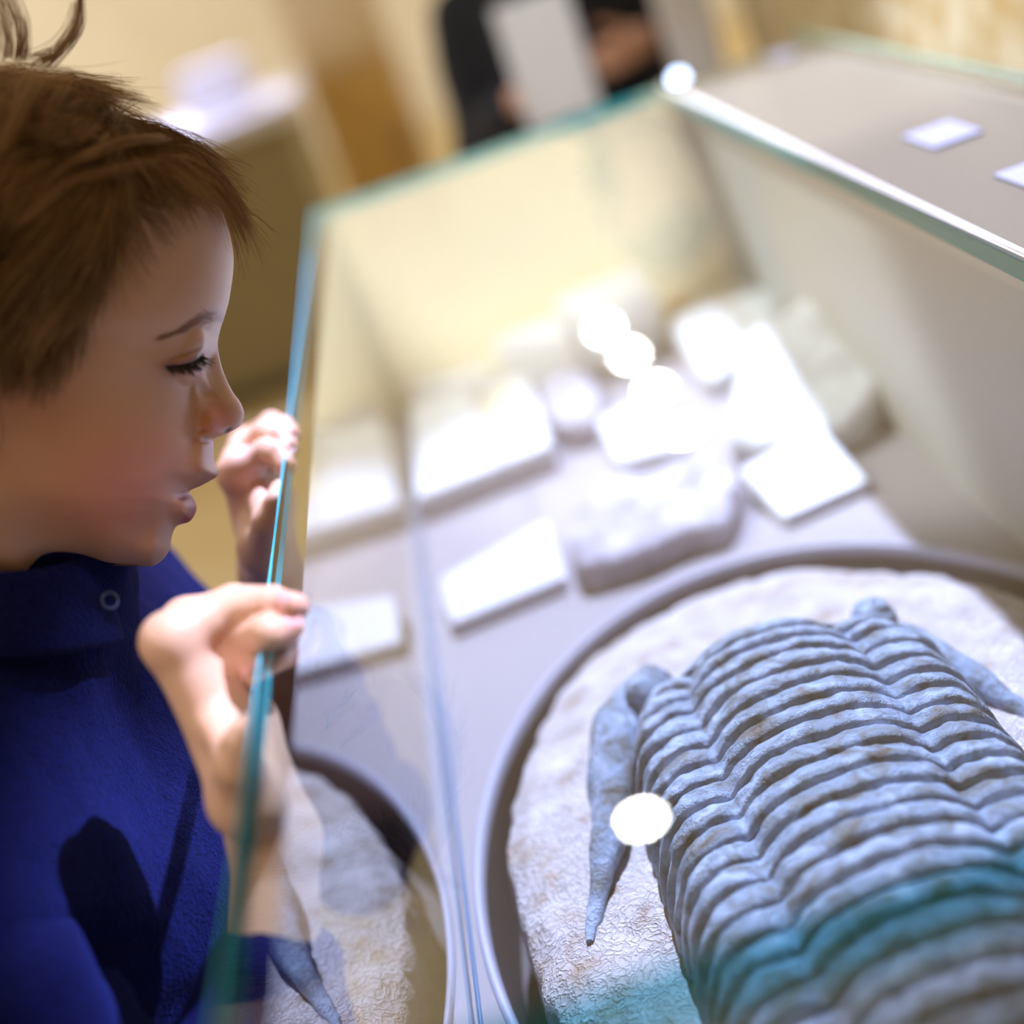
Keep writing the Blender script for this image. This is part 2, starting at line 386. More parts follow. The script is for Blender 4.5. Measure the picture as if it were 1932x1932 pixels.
def cephalon():
    drop = {-1: 0.0, 1: -.007}; fat = {-1: [.014, .015, .011, .0050, .0012], 1: [.008, .008, .0065, .0040, .0012]}
    n, m = 44, 90; V = []
    for i in range(n+1):
        s = i/n
        for j in range(m+1):
            u = -1+2*j/m; au = abs(u)
            y = Y0+.002+ .062*s*math.sqrt(max(0, 1-(au*.93)**2.2))-.012*max(0, au-.42)
            h = np.interp(au, half[:, 0]/.9, half[:, 1])
            g = .006*math.exp(-((au-.1)/.34)**2)*math.sin(math.pi*min(1, s*1.3))
            z = crest(y)+h*(1-s**1.6)+(-.036)*(s**1.6)+g+.0025
            q = .0012*noise.noise((u*9, s*7, 2.2))+.0006*noise.noise((u*30, s*25, 2.2))
            V.append((TX+u*TW*.90*.98, y, z+q))
    mesh('cephalon', V, grid_faces(n+1, m+1), M['trilo'], tri)
    # cheek flange and genal spine on each side
    for sgn in (-1, 1):
        z_ = TZ+drop[sgn]
        pts = [(TX+sgn*.048, .640, z_-.013), (TX+sgn*.070, .620, z_-.014), (TX+sgn*.082, .590, z_-.018), (TX+sgn*.092, .556, z_-.023), (TX+sgn*.104, .524, z_-.029), (TX+sgn*.112, .500, TZ-.034)]
        rough(tube('genal_spine', catmull(pts, 30), list(np.interp(np.linspace(0, 1, 30), [0, .25, .5, .75, 1], fat[sgn])), M['trilo'], tri, 20))
        ex = TX+sgn*.057
        rough(tube('eye', catmull([(ex, .622, TZ-.012), (ex+sgn*.001, .621, TZ-.001), (ex+sgn*.002, .620, TZ+.003), (ex+sgn*.002, .619, TZ+.0055)], 12), [.011, .011, .0105, .010, .0092, .0082, .007, .006, .005, .0038, .0024, .0006], M['trilo'], tri, 14))
cephalon()
def pygidium():
    n, m = 20, 60; V = []
    for i in range(n+1):
        s = i/n
        for j in range(m+1):
            u = -1+2*j/m; au = abs(u); y = Y0-PITCH*NSEG+.004-.07*s
            h = np.interp(au*.9, half[:, 0], half[:, 1])
            V.append((TX+u*TW*.74*math.sqrt(1-s*s*.98), y-.01*max(0, au-.4), crest(y)*1+h*(1-s*.6)-.02*s))
    mesh('pygidium', V, grid_faces(n+1, m+1), M['trilo'], tri)
pygidium()

# ------------------------------------------------------------------ labels and specimens on the base
def wedge(name, quad, zb, zf, m, label, cat, group=None, bevel=.0012):
    """quad TL TR BR BL measured on the photo, back edge at height zb and front edge at zf"""
    top = [onz(*quad[0], zb), onz(*quad[1], zb), onz(*quad[2], zf), onz(*quad[3], zf)]
    c = sum(top)/4; bm = bmesh.new()
    hi = [bm.verts.new(tuple(p)) for p in top]; lo = [bm.verts.new((p[0], p[1], BZ)) for p in top]
    bm.faces.new(hi); bm.faces.new(lo[::-1])
    for i in range(4): bm.faces.new((lo[i], lo[(i+1) % 4], hi[(i+1) % 4], hi[i]))
    bmesh.ops.bevel(bm, geom=bm.edges[:], offset=bevel, segments=2, affect='EDGES')
    for v in bm.verts: v.co -= Vector((c[0], c[1], BZ))
    o = bm_obj(name, bm, m); o.location = (c[0], c[1], BZ)
    return tag(o, label, cat, group)
def inset_print(o, quad, zb, zf, m, name):
    p = [onz(*quad[0], zb), onz(*quad[1], zb), onz(*quad[2], zf), onz(*quad[3], zf)]
    bm = bmesh.new(); V = [bm.verts.new(Vector(q)-Vector(o.location)+Vector((0, 0, .0006))) for q in p]; bm.faces.new(V)
    me = bpy.data.meshes.new(name); bm.to_mesh(me); bm.free(); me.materials.append(m)
    c = bpy.data.objects.new(name, me); C.objects.link(c); c.parent = o
LG = 'white label cards in the case'
wedge('label_card', [(832, 1090), (1030, 978), (1066, 1088), (852, 1176)], .766, .756, M['card'], 'white label card beside the glass, nearest card to the boy\'s hand', 'label card', LG)
wedge('label_card', [(1395, 884), (1545, 803), (1640, 905), (1480, 976)], .768, .754, M['card'], 'bright square white card behind the oval recess, right of the grey rock slab', 'label card', LG)
big = wedge('label_card', [(775, 768), (985, 690), (1042, 838), (786, 940)], .776, .766, M['card'], 'largest white card, with a tan printed picture, near the front glass', 'label card', LG)
inset_print(big, [(895, 745), (965, 718), (1000, 800), (915, 832)], .774, .769, M['card_print'], 'printed_picture')
wedge('label_card', [(1125, 792), (1222, 745), (1300, 838), (1168, 872)], .768, .756, M['card'], 'white card standing just behind the grey rock slab', 'label card', LG)
wedge('label_card', [(772, 712), (905, 655), (935, 700), (782, 760)], .780, .762, M['card'], 'narrow white card behind the largest card along the front glass', 'label card', LG)
wedge('label_card', [(925, 640), (1075, 585), (1120, 640), (960, 692)], .800, .770, M['card'], 'white card behind the small purple-grey stone', 'label card', LG)
wedge('label_card', [(1040, 566), (1200, 502), (1235, 555), (1085, 610)], .815, .795, M['card'], 'farthest white card, near the end pane of the case', 'label card', LG)
def rock(name, outline, h, m, label, cat, tilt=0.0, seed=0, lift=0.0, group=None):
    P = np.array([onz(x, y, BZ+h)[:2] for x, y in outline]); c = P.mean(0)
    Pc = catmull(np.vstack([P, P[:1]]), 72)[:-1]; V = []; n = len(Pc)
    prof = [(.001, 1.0), (.35, 1.0), (.7, 1.0), (.90, .97), (.985, .86), (1.0, .62), (1.0, .3), (.97, 0.0)]
    for i, p in enumerate(Pc):
        for s, z in prof:
            q = c+(p-c)*s; zz = z*h*(1+tilt*((q-c)[1]/.06))+lift*max(0, z)
            nz = noise.noise((q[0]*45, q[1]*45, seed))*.0035+noise.noise((q[0]*130, q[1]*130, seed+z))*.0018
            k = 1+.05*noise.noise((p[0]*70, p[1]*70, seed+z*3))
            V.append(((q-c)[0]*k, (q-c)[1]*k, max(0, zz+nz*(z > .1))))
    F = [tuple(f) for f in grid_faces(n, len(prof), False, True)]
    o = mesh(name, V, F, m); o.location = (c[0], c[1], BZ)
    return tag(o, label, cat, group)
rock('rock_slab', [(1068, 1010), (1085, 950), (1150, 900), (1240, 875), (1330, 845), (1385, 885), (1388, 925), (1368, 975), (1290, 1000), (1210, 1035), (1095, 1068)], .019, M['rock'], 'rough grey fossil slab lying between two white cards behind the oval', 'fossil', 0, 3)
rock('fossil_plate', [(1362, 800), (1385, 720), (1400, 675), (1475, 625), (1562, 592), (1640, 640), (1682, 662), (1610, 735), (1545, 770), (1450, 795)], .038, M['rock_white'], 'big bright white fossil plate propped up at the back of the case', 'fossil', .35, 8)
rock('fossil_plate', [(1262, 606), (1330, 565), (1410, 535), (1502, 506), (1500, 545), (1455, 600), (1395, 655), (1335, 692), (1295, 660)], .026, M['rock_white'], 'white fossil plate behind the big one, farther towards the end', 'fossil', .2, 12)
rock('small_stone', [(1010, 735), (1030, 700), (1075, 690), (1120, 715), (1125, 770), (1085, 800), (1035, 785)], .022, M['rock'], 'small rounded purple-grey stone between white cards in the middle of the case', 'stone', 0, 21)
rock('small_stone', [(1230, 560), (1260, 520), (1300, 500), (1330, 520), (1310, 555), (1260, 580)], .020, mottled('tan_rock', [(.3, srgb(150, 124, 84)), (.7, srgb(196, 170, 124))], 60, .8, .2), 'small tan stone at the far end of the case', 'stone', 0, 25)

# ================================================================== the boy
def surface_nets(fn, lo, hi, h):
    lo = np.array(lo, float); n = np.ceil((np.array(hi)-lo)/h).astype(int)+1
    ax = [lo[i]+h*np.arange(n[i]) for i in range(3)]
    F = np.empty(n)
    for i0 in range(0, n[0], 24):
        X, Y, Z = np.meshgrid(ax[0][i0:i0+24], ax[1], ax[2], indexing='ij'); F[i0:i0+24] = fn(X, Y, Z)
    ins = F < 0
    c = [(i, j, k) for i in (0, 1) for j in (0, 1) for k in (0, 1)]
    sl = lambda A, o: A[o[0]:A.shape[0]-1+o[0], o[1]:A.shape[1]-1+o[1], o[2]:A.shape[2]-1+o[2]]
    cnt = sum(sl(ins, o).astype(int) for o in c); act = (cnt > 0) & (cnt < 8)
    idx = -np.ones(act.shape, int); ijk = np.argwhere(act); idx[act] = np.arange(len(ijk))
    acc = np.zeros((len(ijk), 3)); num = np.zeros(len(ijk))
    vals = {o: sl(F, o)[act] for o in c}
    for o in c:
        for a in range(3):
            if o[a]: continue
            p = list(o); p[a] = 1; p = tuple(p); f0, f1 = vals[o], vals[p]
            m = (f0 < 0) != (f1 < 0); t = np.where(m, f0/np.where(m, f0-f1, 1), 0)
            q = np.array(o, float)[None].repeat(len(ijk), 0); q[:, a] += t; acc[m] += q[m]; num[m] += 1
    V = lo+h*(ijk+acc/num[:, None]); quads = []
    for a in range(3):
        b, d = (a+1) % 3, (a+2) % 3; s0 = [slice(None)]*3; s1 = [slice(None)]*3
        s0[a] = slice(0, -1); s1[a] = slice(1, None); e = ins[tuple(s0)] != ins[tuple(s1)]; flip = ins[tuple(s0)]
        P = np.argwhere(e); fl = flip[e]
        ok = (P[:, b] > 0) & (P[:, d] > 0) & (P[:, b] < F.shape[b]-1) & (P[:, d] < F.shape[d]-1); P, fl = P[ok], fl[ok]
        q = []
        for (ob, od) in ((-1, -1), (0, -1), (0, 0), (-1, 0)):
            g = P.copy(); g[:, b] += ob; g[:, d] += od; q.append(idx[g[:, 0], g[:, 1], g[:, 2]])
        q = np.stack(q, 1); q[~fl] = q[~fl][:, ::-1]; quads.append(q)
    Q = np.concatenate(quads); return V, Q[(Q >= 0).all(1)]
def smin(a, b, k):
    h = np.clip(.5+.5*(b-a)/k, 0, 1); return b*(1-h)+a*h-k*h*(1-h)
def cone(X, Y, Z, a, b, ra, rb):
    a, b = np.asarray(a, float), np.asarray(b, float); d = b-a; L = d@d+1e-12
    t = np.clip(((X-a[0])*d[0]+(Y-a[1])*d[1]+(Z-a[2])*d[2])/L, 0, 1)
    return np.sqrt((X-a[0]-t*d[0])**2+(Y-a[1]-t*d[1])**2+(Z-a[2]-t*d[2])**2)-(ra+(rb-ra)*t)

# ---- head: sagittal outline traced on the plane through the face, measured in photo pixels
E0 = ray(220, 700); E0 = E0/np.linalg.norm(E0)
NRM = -E0                                        # towards the viewer's side (the boy's right)
HC = CAM+ray(220, 700)/FPX*.585
MPP = .585/FPX
def plane_pt(px, py):
    d = ray(px, py); return CAM+d*(((HC-CAM)@NRM)/(d@NRM))
D0 = np.linalg.norm(HC-CAM)
def head_pt(px, py, s, near=True):
    q = plane_pt(px, py); m = s*MPP
    p = q+(CAM-q)/np.linalg.norm(CAM-q)*m
    if not near: p = p-2*((p-HC)@NRM)*NRM
    return p
# section knots (distance behind the outline, half width), pixels
ELL = lambda w, p=2.1: ('e', w, p)
KEYS = [
 ((-20, 150), (-100, 152), ELL(60)), ((100, 168), (-240, 188), ELL(160)), ((245, 222), (-350, 270), ELL(240)),
 ((365, 305), (-420, 390), ELL(285)), ((418, 392), (-440, 470), ELL(300)),
 ((441, 494), (-445, 530), [(0, 0), (5, 48), (20, 100), (60, 165), (130, 222), (250, 278), (420, 300)]),
 ((433, 563), (-440, 580), [(0, 0), (5, 44), (20, 94), (55, 150), (120, 208), (240, 268), (420, 298)]),
 ((424, 597), (-436, 610), [(0, 0), (4, 36), (16, 80), (36, 120), (80, 172), (200, 246), (420, 296)]),
 ((415, 625), (-430, 640), [(0, 0), (4, 22), (18, 50), (32, 108), (50, 138), (95, 180), (200, 240), (420, 292)]),
 ((411, 650), (-426, 660), [(0, 0), (5, 16), (20, 36), (30, 62), (36, 108), (52, 136), (95, 182), (200, 238), (420, 290)]),
 ((417, 686), (-420, 690), [(0, 0), (6, 16), (22, 34), (34, 56), (42, 100), (58, 130), (100, 178), (200, 236), (420, 288)]),
 ((438, 737), (-410, 730), [(0, 0), (8, 22), (30, 42), (55, 58), (75, 92), (105, 138), (155, 190), (255, 244), (440, 286)]),
 ((455, 762), (-400, 760), [(0, 0), (7, 24), (28, 46), (55, 62), (78, 78), (100, 104), (135, 148), (180, 190), (270, 242), (450, 284)]),
 ((461, 782), (-392, 785), [(0, 0), (8, 27), (28, 50), (52, 66), (74, 80), (84, 80), (96, 96), (130, 140), (180, 188), (270, 240), (450, 282)]),
 ((455, 801), (-385, 805), [(0, 0), (5, 27), (22, 52), (45, 68), (68, 80), (80, 78), (92, 98), (130, 144), (180, 188), (265, 238), (445, 280)]),
 ((436, 814), (-380, 815), [(0, 0), (5, 34), (20, 58), (40, 72), (56, 76), (66, 84), (80, 106), (115, 146), (165, 188), (255, 236), (430, 278)]),
 ((403, 832), (-370, 835), [(0, 0), (4, 26), (12, 52), (26, 82), (50, 114), (85, 148), (140, 190), (230, 234), (400, 274)]),
 ((404, 866), (-350, 870), [(0, 0), (3, 24), (12, 54), (28, 84), (55, 118), (90, 150), (150, 194), (230, 230), (400, 268)]),
 ((412, 893), (-340, 890), [(0, 0), (3, 22), (14, 52), (32, 82), (60, 108), (95, 144), (150, 188), (240, 226), (400, 262)]),
 ((384, 914), (-330, 905), [(0, 0), (3, 48), (10, 74), (30, 104), (60, 134), (120, 182), (210, 222), (380, 258)]),
 ((357, 929), (-325, 920), [(0, 0), (2, 72), (6, 100), (14, 116), (40, 136), (100, 182), (190, 220), (360, 254)]),
 ((364, 938), (-322, 930), [(0, 0), (3, 44), (10, 76), (20, 104), (45, 132), (100, 178), (190, 216), (360, 250)]),
 ((371, 958), (-318, 950), [(0, 0), (4, 34), (14, 66), (28, 98), (50, 124), (105, 172), (195, 210), (365, 246)]),
 ((359, 983), (-312, 970), [(0, 0), (4, 40), (14, 72), (28, 104), (60, 138), (110, 172), (190, 206), (350, 240)]),
 ((333, 993), (-306, 985), [(0, 0), (4, 42), (14, 78), (34, 114), (80, 150), (170, 194), (330, 232)]),
 ((324, 1014), (-300, 1000), [(0, 0), (4, 40), (14, 76), (36, 112), (80, 144), (165, 184), (320, 224)]),
 ((321, 1034), (-296, 1015), [(0, 0), (4, 38), (14, 72), (38, 108), (80, 138), (160, 172), (310, 214)]),
 ((305, 1058), (-290, 1030), [(0, 0), (4, 40), (14, 72), (36, 102), (76, 130), (150, 160), (290, 200)]),
 ((284, 1069), (-285, 1045), [(0, 0), (3, 50), (10, 82), (30, 108), (70, 130), (140, 154), (270, 186)]),
 ((250, 1066), (-280, 1060), [(0, 0), (2, 66), (8, 100), (24, 122), (60, 138), (120, 154), (240, 176)]),
 ((205, 1064), (-275, 1080), [(0, 0), (2, 76), (8, 110), (22, 130), (55, 144), (110, 156), (210, 170)]),
 ((150, 1055), (-270, 1105), [(0, 0), (2, 86), (8, 118), (22, 138), (50, 150), (100, 160), (190, 168)]),
 ((100, 1066), (-268, 1140), [(0, 0), (4, 50), (14, 90), (40, 125), (80, 146), (170, 158)]),
 ((80, 1130), (-268, 1190), [(0, 0), (5, 50), (20, 95), (60, 132), (100, 148), (170, 156)]),
 ((70, 1260), (-280, 1300), [(0, 0), (5, 50), (20, 95), (60, 132), (100, 148), (170, 156)]),
]
def pchip(xk, yk, x):
    xk, yk = np.array(xk, float), np.array(yk, float); h = np.diff(xk); dl = np.diff(yk)/h; d = np.zeros(len(xk))
    for i in range(1, len(xk)-1):
        if dl[i-1]*dl[i] > 0: d[i] = 2/(1/dl[i-1]+1/dl[i])
    d[0], d[-1] = dl[0], dl[-1]
    i = np.clip(np.searchsorted(xk, x)-1, 0, len(h)-1); t = (x-xk[i])/h[i]
    return (yk[i]*(1+2*t)*(1-t)**2+h[i]*d[i]*t*(1-t)**2+yk[i+1]*t*t*(3-2*t)+h[i]*d[i+1]*t*t*(t-1))
NV, NT = 240, 330
VV = np.linspace(0, 1, NV); DV = (1-np.cos(np.pi*VV))/2
def key_profile(k):
    f, b, s = KEYS[k]; L = math.hypot(b[0]-f[0], b[1]-f[1]); d = DV*L
    if s[0] == 'e': return s[1]*(1-np.abs(1-2*DV)**s[2])**(1/s[2])
    xs, ys = zip(*s); dm, sm = xs[-1], ys[-1]
    v = lambda q: np.arccos(np.clip(1-2*np.asarray(q, float)/L, -1, 1))/np.pi
    out = pchip(v(xs), ys, VV); back = d > dm
    out[back] = sm*np.sqrt(np.maximum(0, 1-((d[back]-dm)/(L-dm))**2)); return out
KP = np.array([key_profile(k) for k in range(len(KEYS))])
FP = np.array([k[0] for k in KEYS], float); BP = np.array([k[1] for k in KEYS], float)
arc = np.concatenate([[0], np.cumsum(np.hypot(*np.diff(FP, axis=0).T))])
# finer rows on the face than on the skull
dens = np.interp(np.linspace(0, arc[-1], 4000), arc, [.35 if (p[1] < 480 or p[1] > 1110) else 1.0 for p in FP]); cum = np.cumsum(dens)
TT = np.interp(np.linspace(cum[0], cum[-1], NT), cum, np.linspace(0, arc[-1], 4000))
def cat_at(P, t):
    i = np.clip(np.searchsorted(arc, t)-1, 0, len(arc)-2); out = []
    for ii, x in zip(i, t):
        f = (x-arc[ii])/(arc[ii+1]-arc[ii])
        h = arc[ii+1]-arc[ii]
        m0 = (P[ii+1]-P[max(ii-1, 0)])/(arc[ii+1]-arc[max(ii-1, 0)])*h
        j = min(ii+2, len(arc)-1); m1 = (P[j]-P[ii])/(arc[j]-arc[ii])*h
        out.append(P[ii]*(1+2*f)*(1-f)**2+m0*f*(1-f)**2+P[ii+1]*f*f*(3-2*f)+m1*f*f*(f-1))
    return np.array(out)
FT = np.stack([pchip(arc, FP[:, i], TT) for i in (0, 1)], 1); BT = np.stack([pchip(arc, BP[:, i], TT) for i in (0, 1)], 1); ST = cat_at(KP, TT); ST = np.maximum(ST, 0); ST[:, 0] = 0; ST[:, -1] = 0
DD = DV[None]*np.hypot(*(BT-FT).T)[:, None]
def blur_rows(A, sig):
    k = np.arange(-3*sig, 3*sig+1); g = np.exp(-(k/sig)**2/2); g /= g.sum(); P = np.pad(A, ((3*sig, 3*sig), (0, 0)), 'edge'); return sum(g[i]*P[i:i+len(A)] for i in range(len(k)))
def sst(a, b, x): t = np.clip((x-a)/(b-a), 0, 1); return t*t*(3-2*t)
chin_fade = 1-.75*sst(1020, 1060, FT[:, 1])[:, None]
w1, w2 = sst(50, 110, DD)*chin_fade, sst(110, 210, DD)*chin_fade
ST = ST*(1-w1)+blur_rows(ST, 9)*w1; ST = ST*(1-w2)+blur_rows(ST, 24)*w2
PX = FT[:, None, 0]+(BT-FT)[:, None, 0]*DV[None]; PY = FT[:, None, 1]+(BT-FT)[:, None, 1]*DV[None]
def gz(x0, y0, rx, ry, rot=0.0):
    c, s = math.cos(R(rot)), math.sin(R(rot)); u = (PX-x0)*c+(PY-y0)*s; v = -(PX-x0)*s+(PY-y0)*c
    return np.exp(-(u/rx)**2-(v/ry)**2)
def poly_dist(pts):
    P = np.array(pts, float); best = np.full(PX.shape, 1e9); sgn = np.zeros(PX.shape); par = np.zeros(PX.shape)
    for i, (a, b) in enumerate(zip(P[:-1], P[1:])):
        d = b-a; t = np.clip(((PX-a[0])*d[0]+(PY-a[1])*d[1])/(d@d), 0, 1)
        ex, ey = PX-a[0]-t*d[0], PY-a[1]-t*d[1]; q = np.hypot(ex, ey); m = q < best
        best[m] = q[m]; sgn[m] = np.sign(d[0]*ey-d[1]*ex)[m]; par[m] = ((i+t)/(len(P)-1))[m]
    return best, sgn, par
MARGIN = [(312, 690), (326, 689), (345, 687), (362, 682), (372, 677), (379, 670)]
CREASE = [(312, 682), (330, 674), (350, 668), (366, 662), (379, 655)]
def nmin(a, b, k):
    h = np.clip(.5+.5*(b-a)/k, 0, 1); return b*(1-h)+a*h-k*h*(1-h)
def nmax(a, b, k): return -nmin(-a, -b, k)
OUT = np.vstack([FT, BT[::-1], FT[:1]])[::2]
def outline_dist():
    best = np.full(PX.shape, 1e9)
    for a, b in zip(OUT[:-1], OUT[1:]):
        d = b-a; t = np.clip(((PX-a[0])*d[0]+(PY-a[1])*d[1])/(d@d+1e-9), 0, 1); best = np.minimum(best, (PX-a[0]-t*d[0])**2+(PY-a[1]-t*d[1])**2)
    return np.sqrt(best)
DO = outline_dist()
XF = pchip([100, 494, 563, 597, 640, 690, 740, 800, 850, 895, 930, 962, 993, 1034, 1075, 1300], [460, 453, 444, 432, 405, 388, 377, 378, 387, 388, 378, 363, 334, 318, 288, 250], PY)
dbase = np.maximum(XF-PX, -60)
JAW = np.interp(PY, [700, 850, 940, 1000, 1050, 1080, 1130, 1300], [1, .97, .90, .83, .72, .62, .56, .56])
BASE = pchip([-60, -20, 0, 4, 10, 22, 50, 100, 200, 300, 430, 900], [-150, -50, 0, 32, 60, 94, 138, 180, 234, 268, 296, 300], dbase)*JAW
NOSE = np.where((PY > 610) & (PY < 845), nmin(ST, 84+0*ST, 6), -50)
lipw = np.interp(PY, [835, 850, 990, 1040, 1090], [0, 1, 1, 1, 0])
LIPS = np.where((PY > 838) & (PX > 250), np.interp(PY, [840, 870, 895, 930, 958, 993, 1034, 1070], [96, 108, 104, 112, 100, 112, 108, 104]), -50)
SU = nmax(BASE, LIPS*1.0, 26)
SU = nmin(SU, 21*np.sqrt(DO), 16)
inner = sst(0, 30, DD)
SU = np.where(PY < 845, nmax(SU, NOSE, 9), SU)
sph = lambda cx, cy, cz, r: np.where((PX-cx)**2+(PY-cy)**2 < r*r, cz+np.sqrt(np.maximum(0, r*r-(PX-cx)**2-(PY-cy)**2)), cz-4*(np.hypot(PX-cx, PY-cy)-r))
SU = nmax(SU, sph(331, 682, 97, 49), 7); SU = nmax(SU, sph(346, 640, 104, 43), 12)
ST = np.maximum(SU, 0); ST[:, 0] = 0; ST[:, -1] = 0
front_fade = np.clip((ST-6)/40, 0, 1)
ST = ST + (10*gz(215, 920, 130, 105) + 6*gz(255, 800, 80, 60))*sst(30, 90, DO)
ST = ST - 6*gz(285, 650, 40, 30, -12)
dist, sg, par = poly_dist(MARGIN); win = np.clip(np.minimum(par/.12, 1), 0, 1)*(PX < 384)*(PX > 306)
ST = ST + 8*gz(346, 676, 32, 13, -14)*front_fade
below = (sg > 0)
ST = ST - win*np.where(below, 13*np.exp(-(dist/9)**2), 0)*front_fade
ST = ST + 5*gz(338, 712, 34, 12, -10)
dc, sc_, pc = poly_dist(CREASE); ST = ST - 5*np.exp(-(dc/3.2)**2)*np.clip(pc/.15, 0, 1)*(PX < 386)*front_fade
ST = ST + 13*gz(402, 800, 16, 22)*front_fade
AL = [(392, 768), (383, 782), (379, 800), (381, 818), (388, 830)]
da, _, pa = poly_dist(AL); ST = ST - 4*np.exp(-(da/5)**2)*np.sin(np.pi*np.clip(pa, .02, .98))**.5
ST = ST - 12*gz(428, 813, 9, 4.5, -28)*front_fade
ST = ST - 8*gz(343, 934, 9, 7) - 4*gz(325, 950, 14, 30, 20)
ST = ST - 4*gz(372, 905, 30, 3.5, -28)*front_fade
ST = np.maximum(ST, 0)
# skin colour, with nostril and lid-crease shade painted in
base = np.array(srgb(226, 178, 142)[:3]); col = np.tile(base, PX.shape+(1,))
def tint(mask, c, k):
    global col
    k = np.clip(mask*k, 0, 1)[..., None]; col = col*(1-k)+np.array(srgb(*c)[:3])*k
tint(gz(225, 920, 150, 105, 15), (214, 112, 96), .52); tint(gz(300, 860, 100, 70), (220, 130, 108), .3)
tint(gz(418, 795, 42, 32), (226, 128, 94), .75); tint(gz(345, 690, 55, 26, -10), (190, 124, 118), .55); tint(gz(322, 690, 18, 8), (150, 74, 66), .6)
tint(gz(50, 740, 90, 60), (222, 140, 118), .4)
dl, _, _ = poly_dist([(352, 940), (366, 944), (371, 958), (366, 976), (356, 982)]); tint(np.exp(-(dl/14)**2)*(PY > 931)*(PX > 328), (184, 84, 84), 1.0)
du, _, _ = poly_dist([(413, 894), (396, 908), (370, 922), (350, 931)]); tint(np.exp(-(du/8)**2)*(PY < 936), (182, 98, 96), .75)
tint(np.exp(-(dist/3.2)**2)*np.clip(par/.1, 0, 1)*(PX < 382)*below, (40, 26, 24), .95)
tint(gz(430, 812, 8, 3.6, -28), (84, 34, 28), .95)  # shade inside the nostril painted into the skin
tint(np.exp(-(dc/2.2)**2)*np.clip(pc/.15, 0, 1)*(PX < 386), (150, 96, 84), .5)  # shade of the lid crease painted as a darker line
db, _, pb = poly_dist([(305, 637), (335, 626), (362, 612), (388, 596), (404, 594), (420, 604)])
tint(np.exp(-(db/np.interp(pb, [0, .5, .8, 1], [4, 7, 12, 10]))**2), (150, 104, 80), .65)
HLX = [-445, -280, -160, -110, -60, 20, 60, 80, 110, 140, 185, 215, 240, 262, 300, 340, 400, 441, 470]
HLY = [1000, 985, 880, 740, 690, 700, 715, 735, 715, 665, 590, 530, 468, 412, 376, 356, 362, 405, 440]
tint(sst(-10, 45, np.interp(PX, HLX, HLY)-PY), (112, 78, 52), .9)
def mat_skin():
    m = mat('child_skin', base.tolist()+[1], .48, .4); at = nd(m, 'ShaderNodeVertexColor'); at.layer_name = 'skin_tone'
    ln(m, at.outputs['Color'], bsdf(m).inputs['Base Color'])
    b = bsdf(m); b.inputs['Subsurface Weight'].default_value = .18; b.inputs['Subsurface Scale'].default_value = .004
    b.inputs['Subsurface Radius'].default_value = (1.0, .35, .2)
    n = noise_node(m, 900, 3, .6); bp = bump(m, n.outputs['Fac'], .12, .0006); ln(m, bp.outputs['Normal'], b.inputs['Normal']); return m
M['skin'] = mat_skin()
boy = empty('person', (-.28, .58, 0), 'small boy in a navy fleece leaning over the case, both hands gripping the glass edge', 'person')
def head_arrays():
    P = CAM + (FW*FPX + (PX-966)[..., None]*IR - (PY-966)[..., None]*IU)*(((HC-CAM)@NRM)/((FW*FPX + (PX-966)[..., None]*IR - (PY-966)[..., None]*IU)@NRM))[..., None]
    tow = CAM-P; tow /= np.linalg.norm(tow, axis=-1)[..., None]
    near = P+tow*(ST*MPP)[..., None]
    far = near-2*((near-HC)@NRM)[..., None]*NRM
    return near, far
NEAR, FAR = head_arrays()
bV, bF, bC = [], [], []
def add_body(V, F, c):
    o = sum(len(v) for v in bV); bV.append(np.asarray(V)); bF.extend((np.asarray(F)+o).tolist())
    bC.append(np.asarray(c) if np.ndim(c) > 1 else np.tile(c, (len(V), 1)))
ring = np.concatenate([NEAR, FAR[:, -2:0:-1]], 1); rc = np.concatenate([col, col[:, -2:0:-1]], 1); nr_ = ring.shape[1]
HF = grid_faces(NT, nr_, True)
add_body(ring.reshape(-1, 3), HF[:, ::-1], rc.reshape(-1, 3))
head_bvh = BVHTree.FromPolygons([Vector(v) for v in ring.reshape(-1, 3)], [tuple(f) for f in HF[:, ::-1].tolist()])

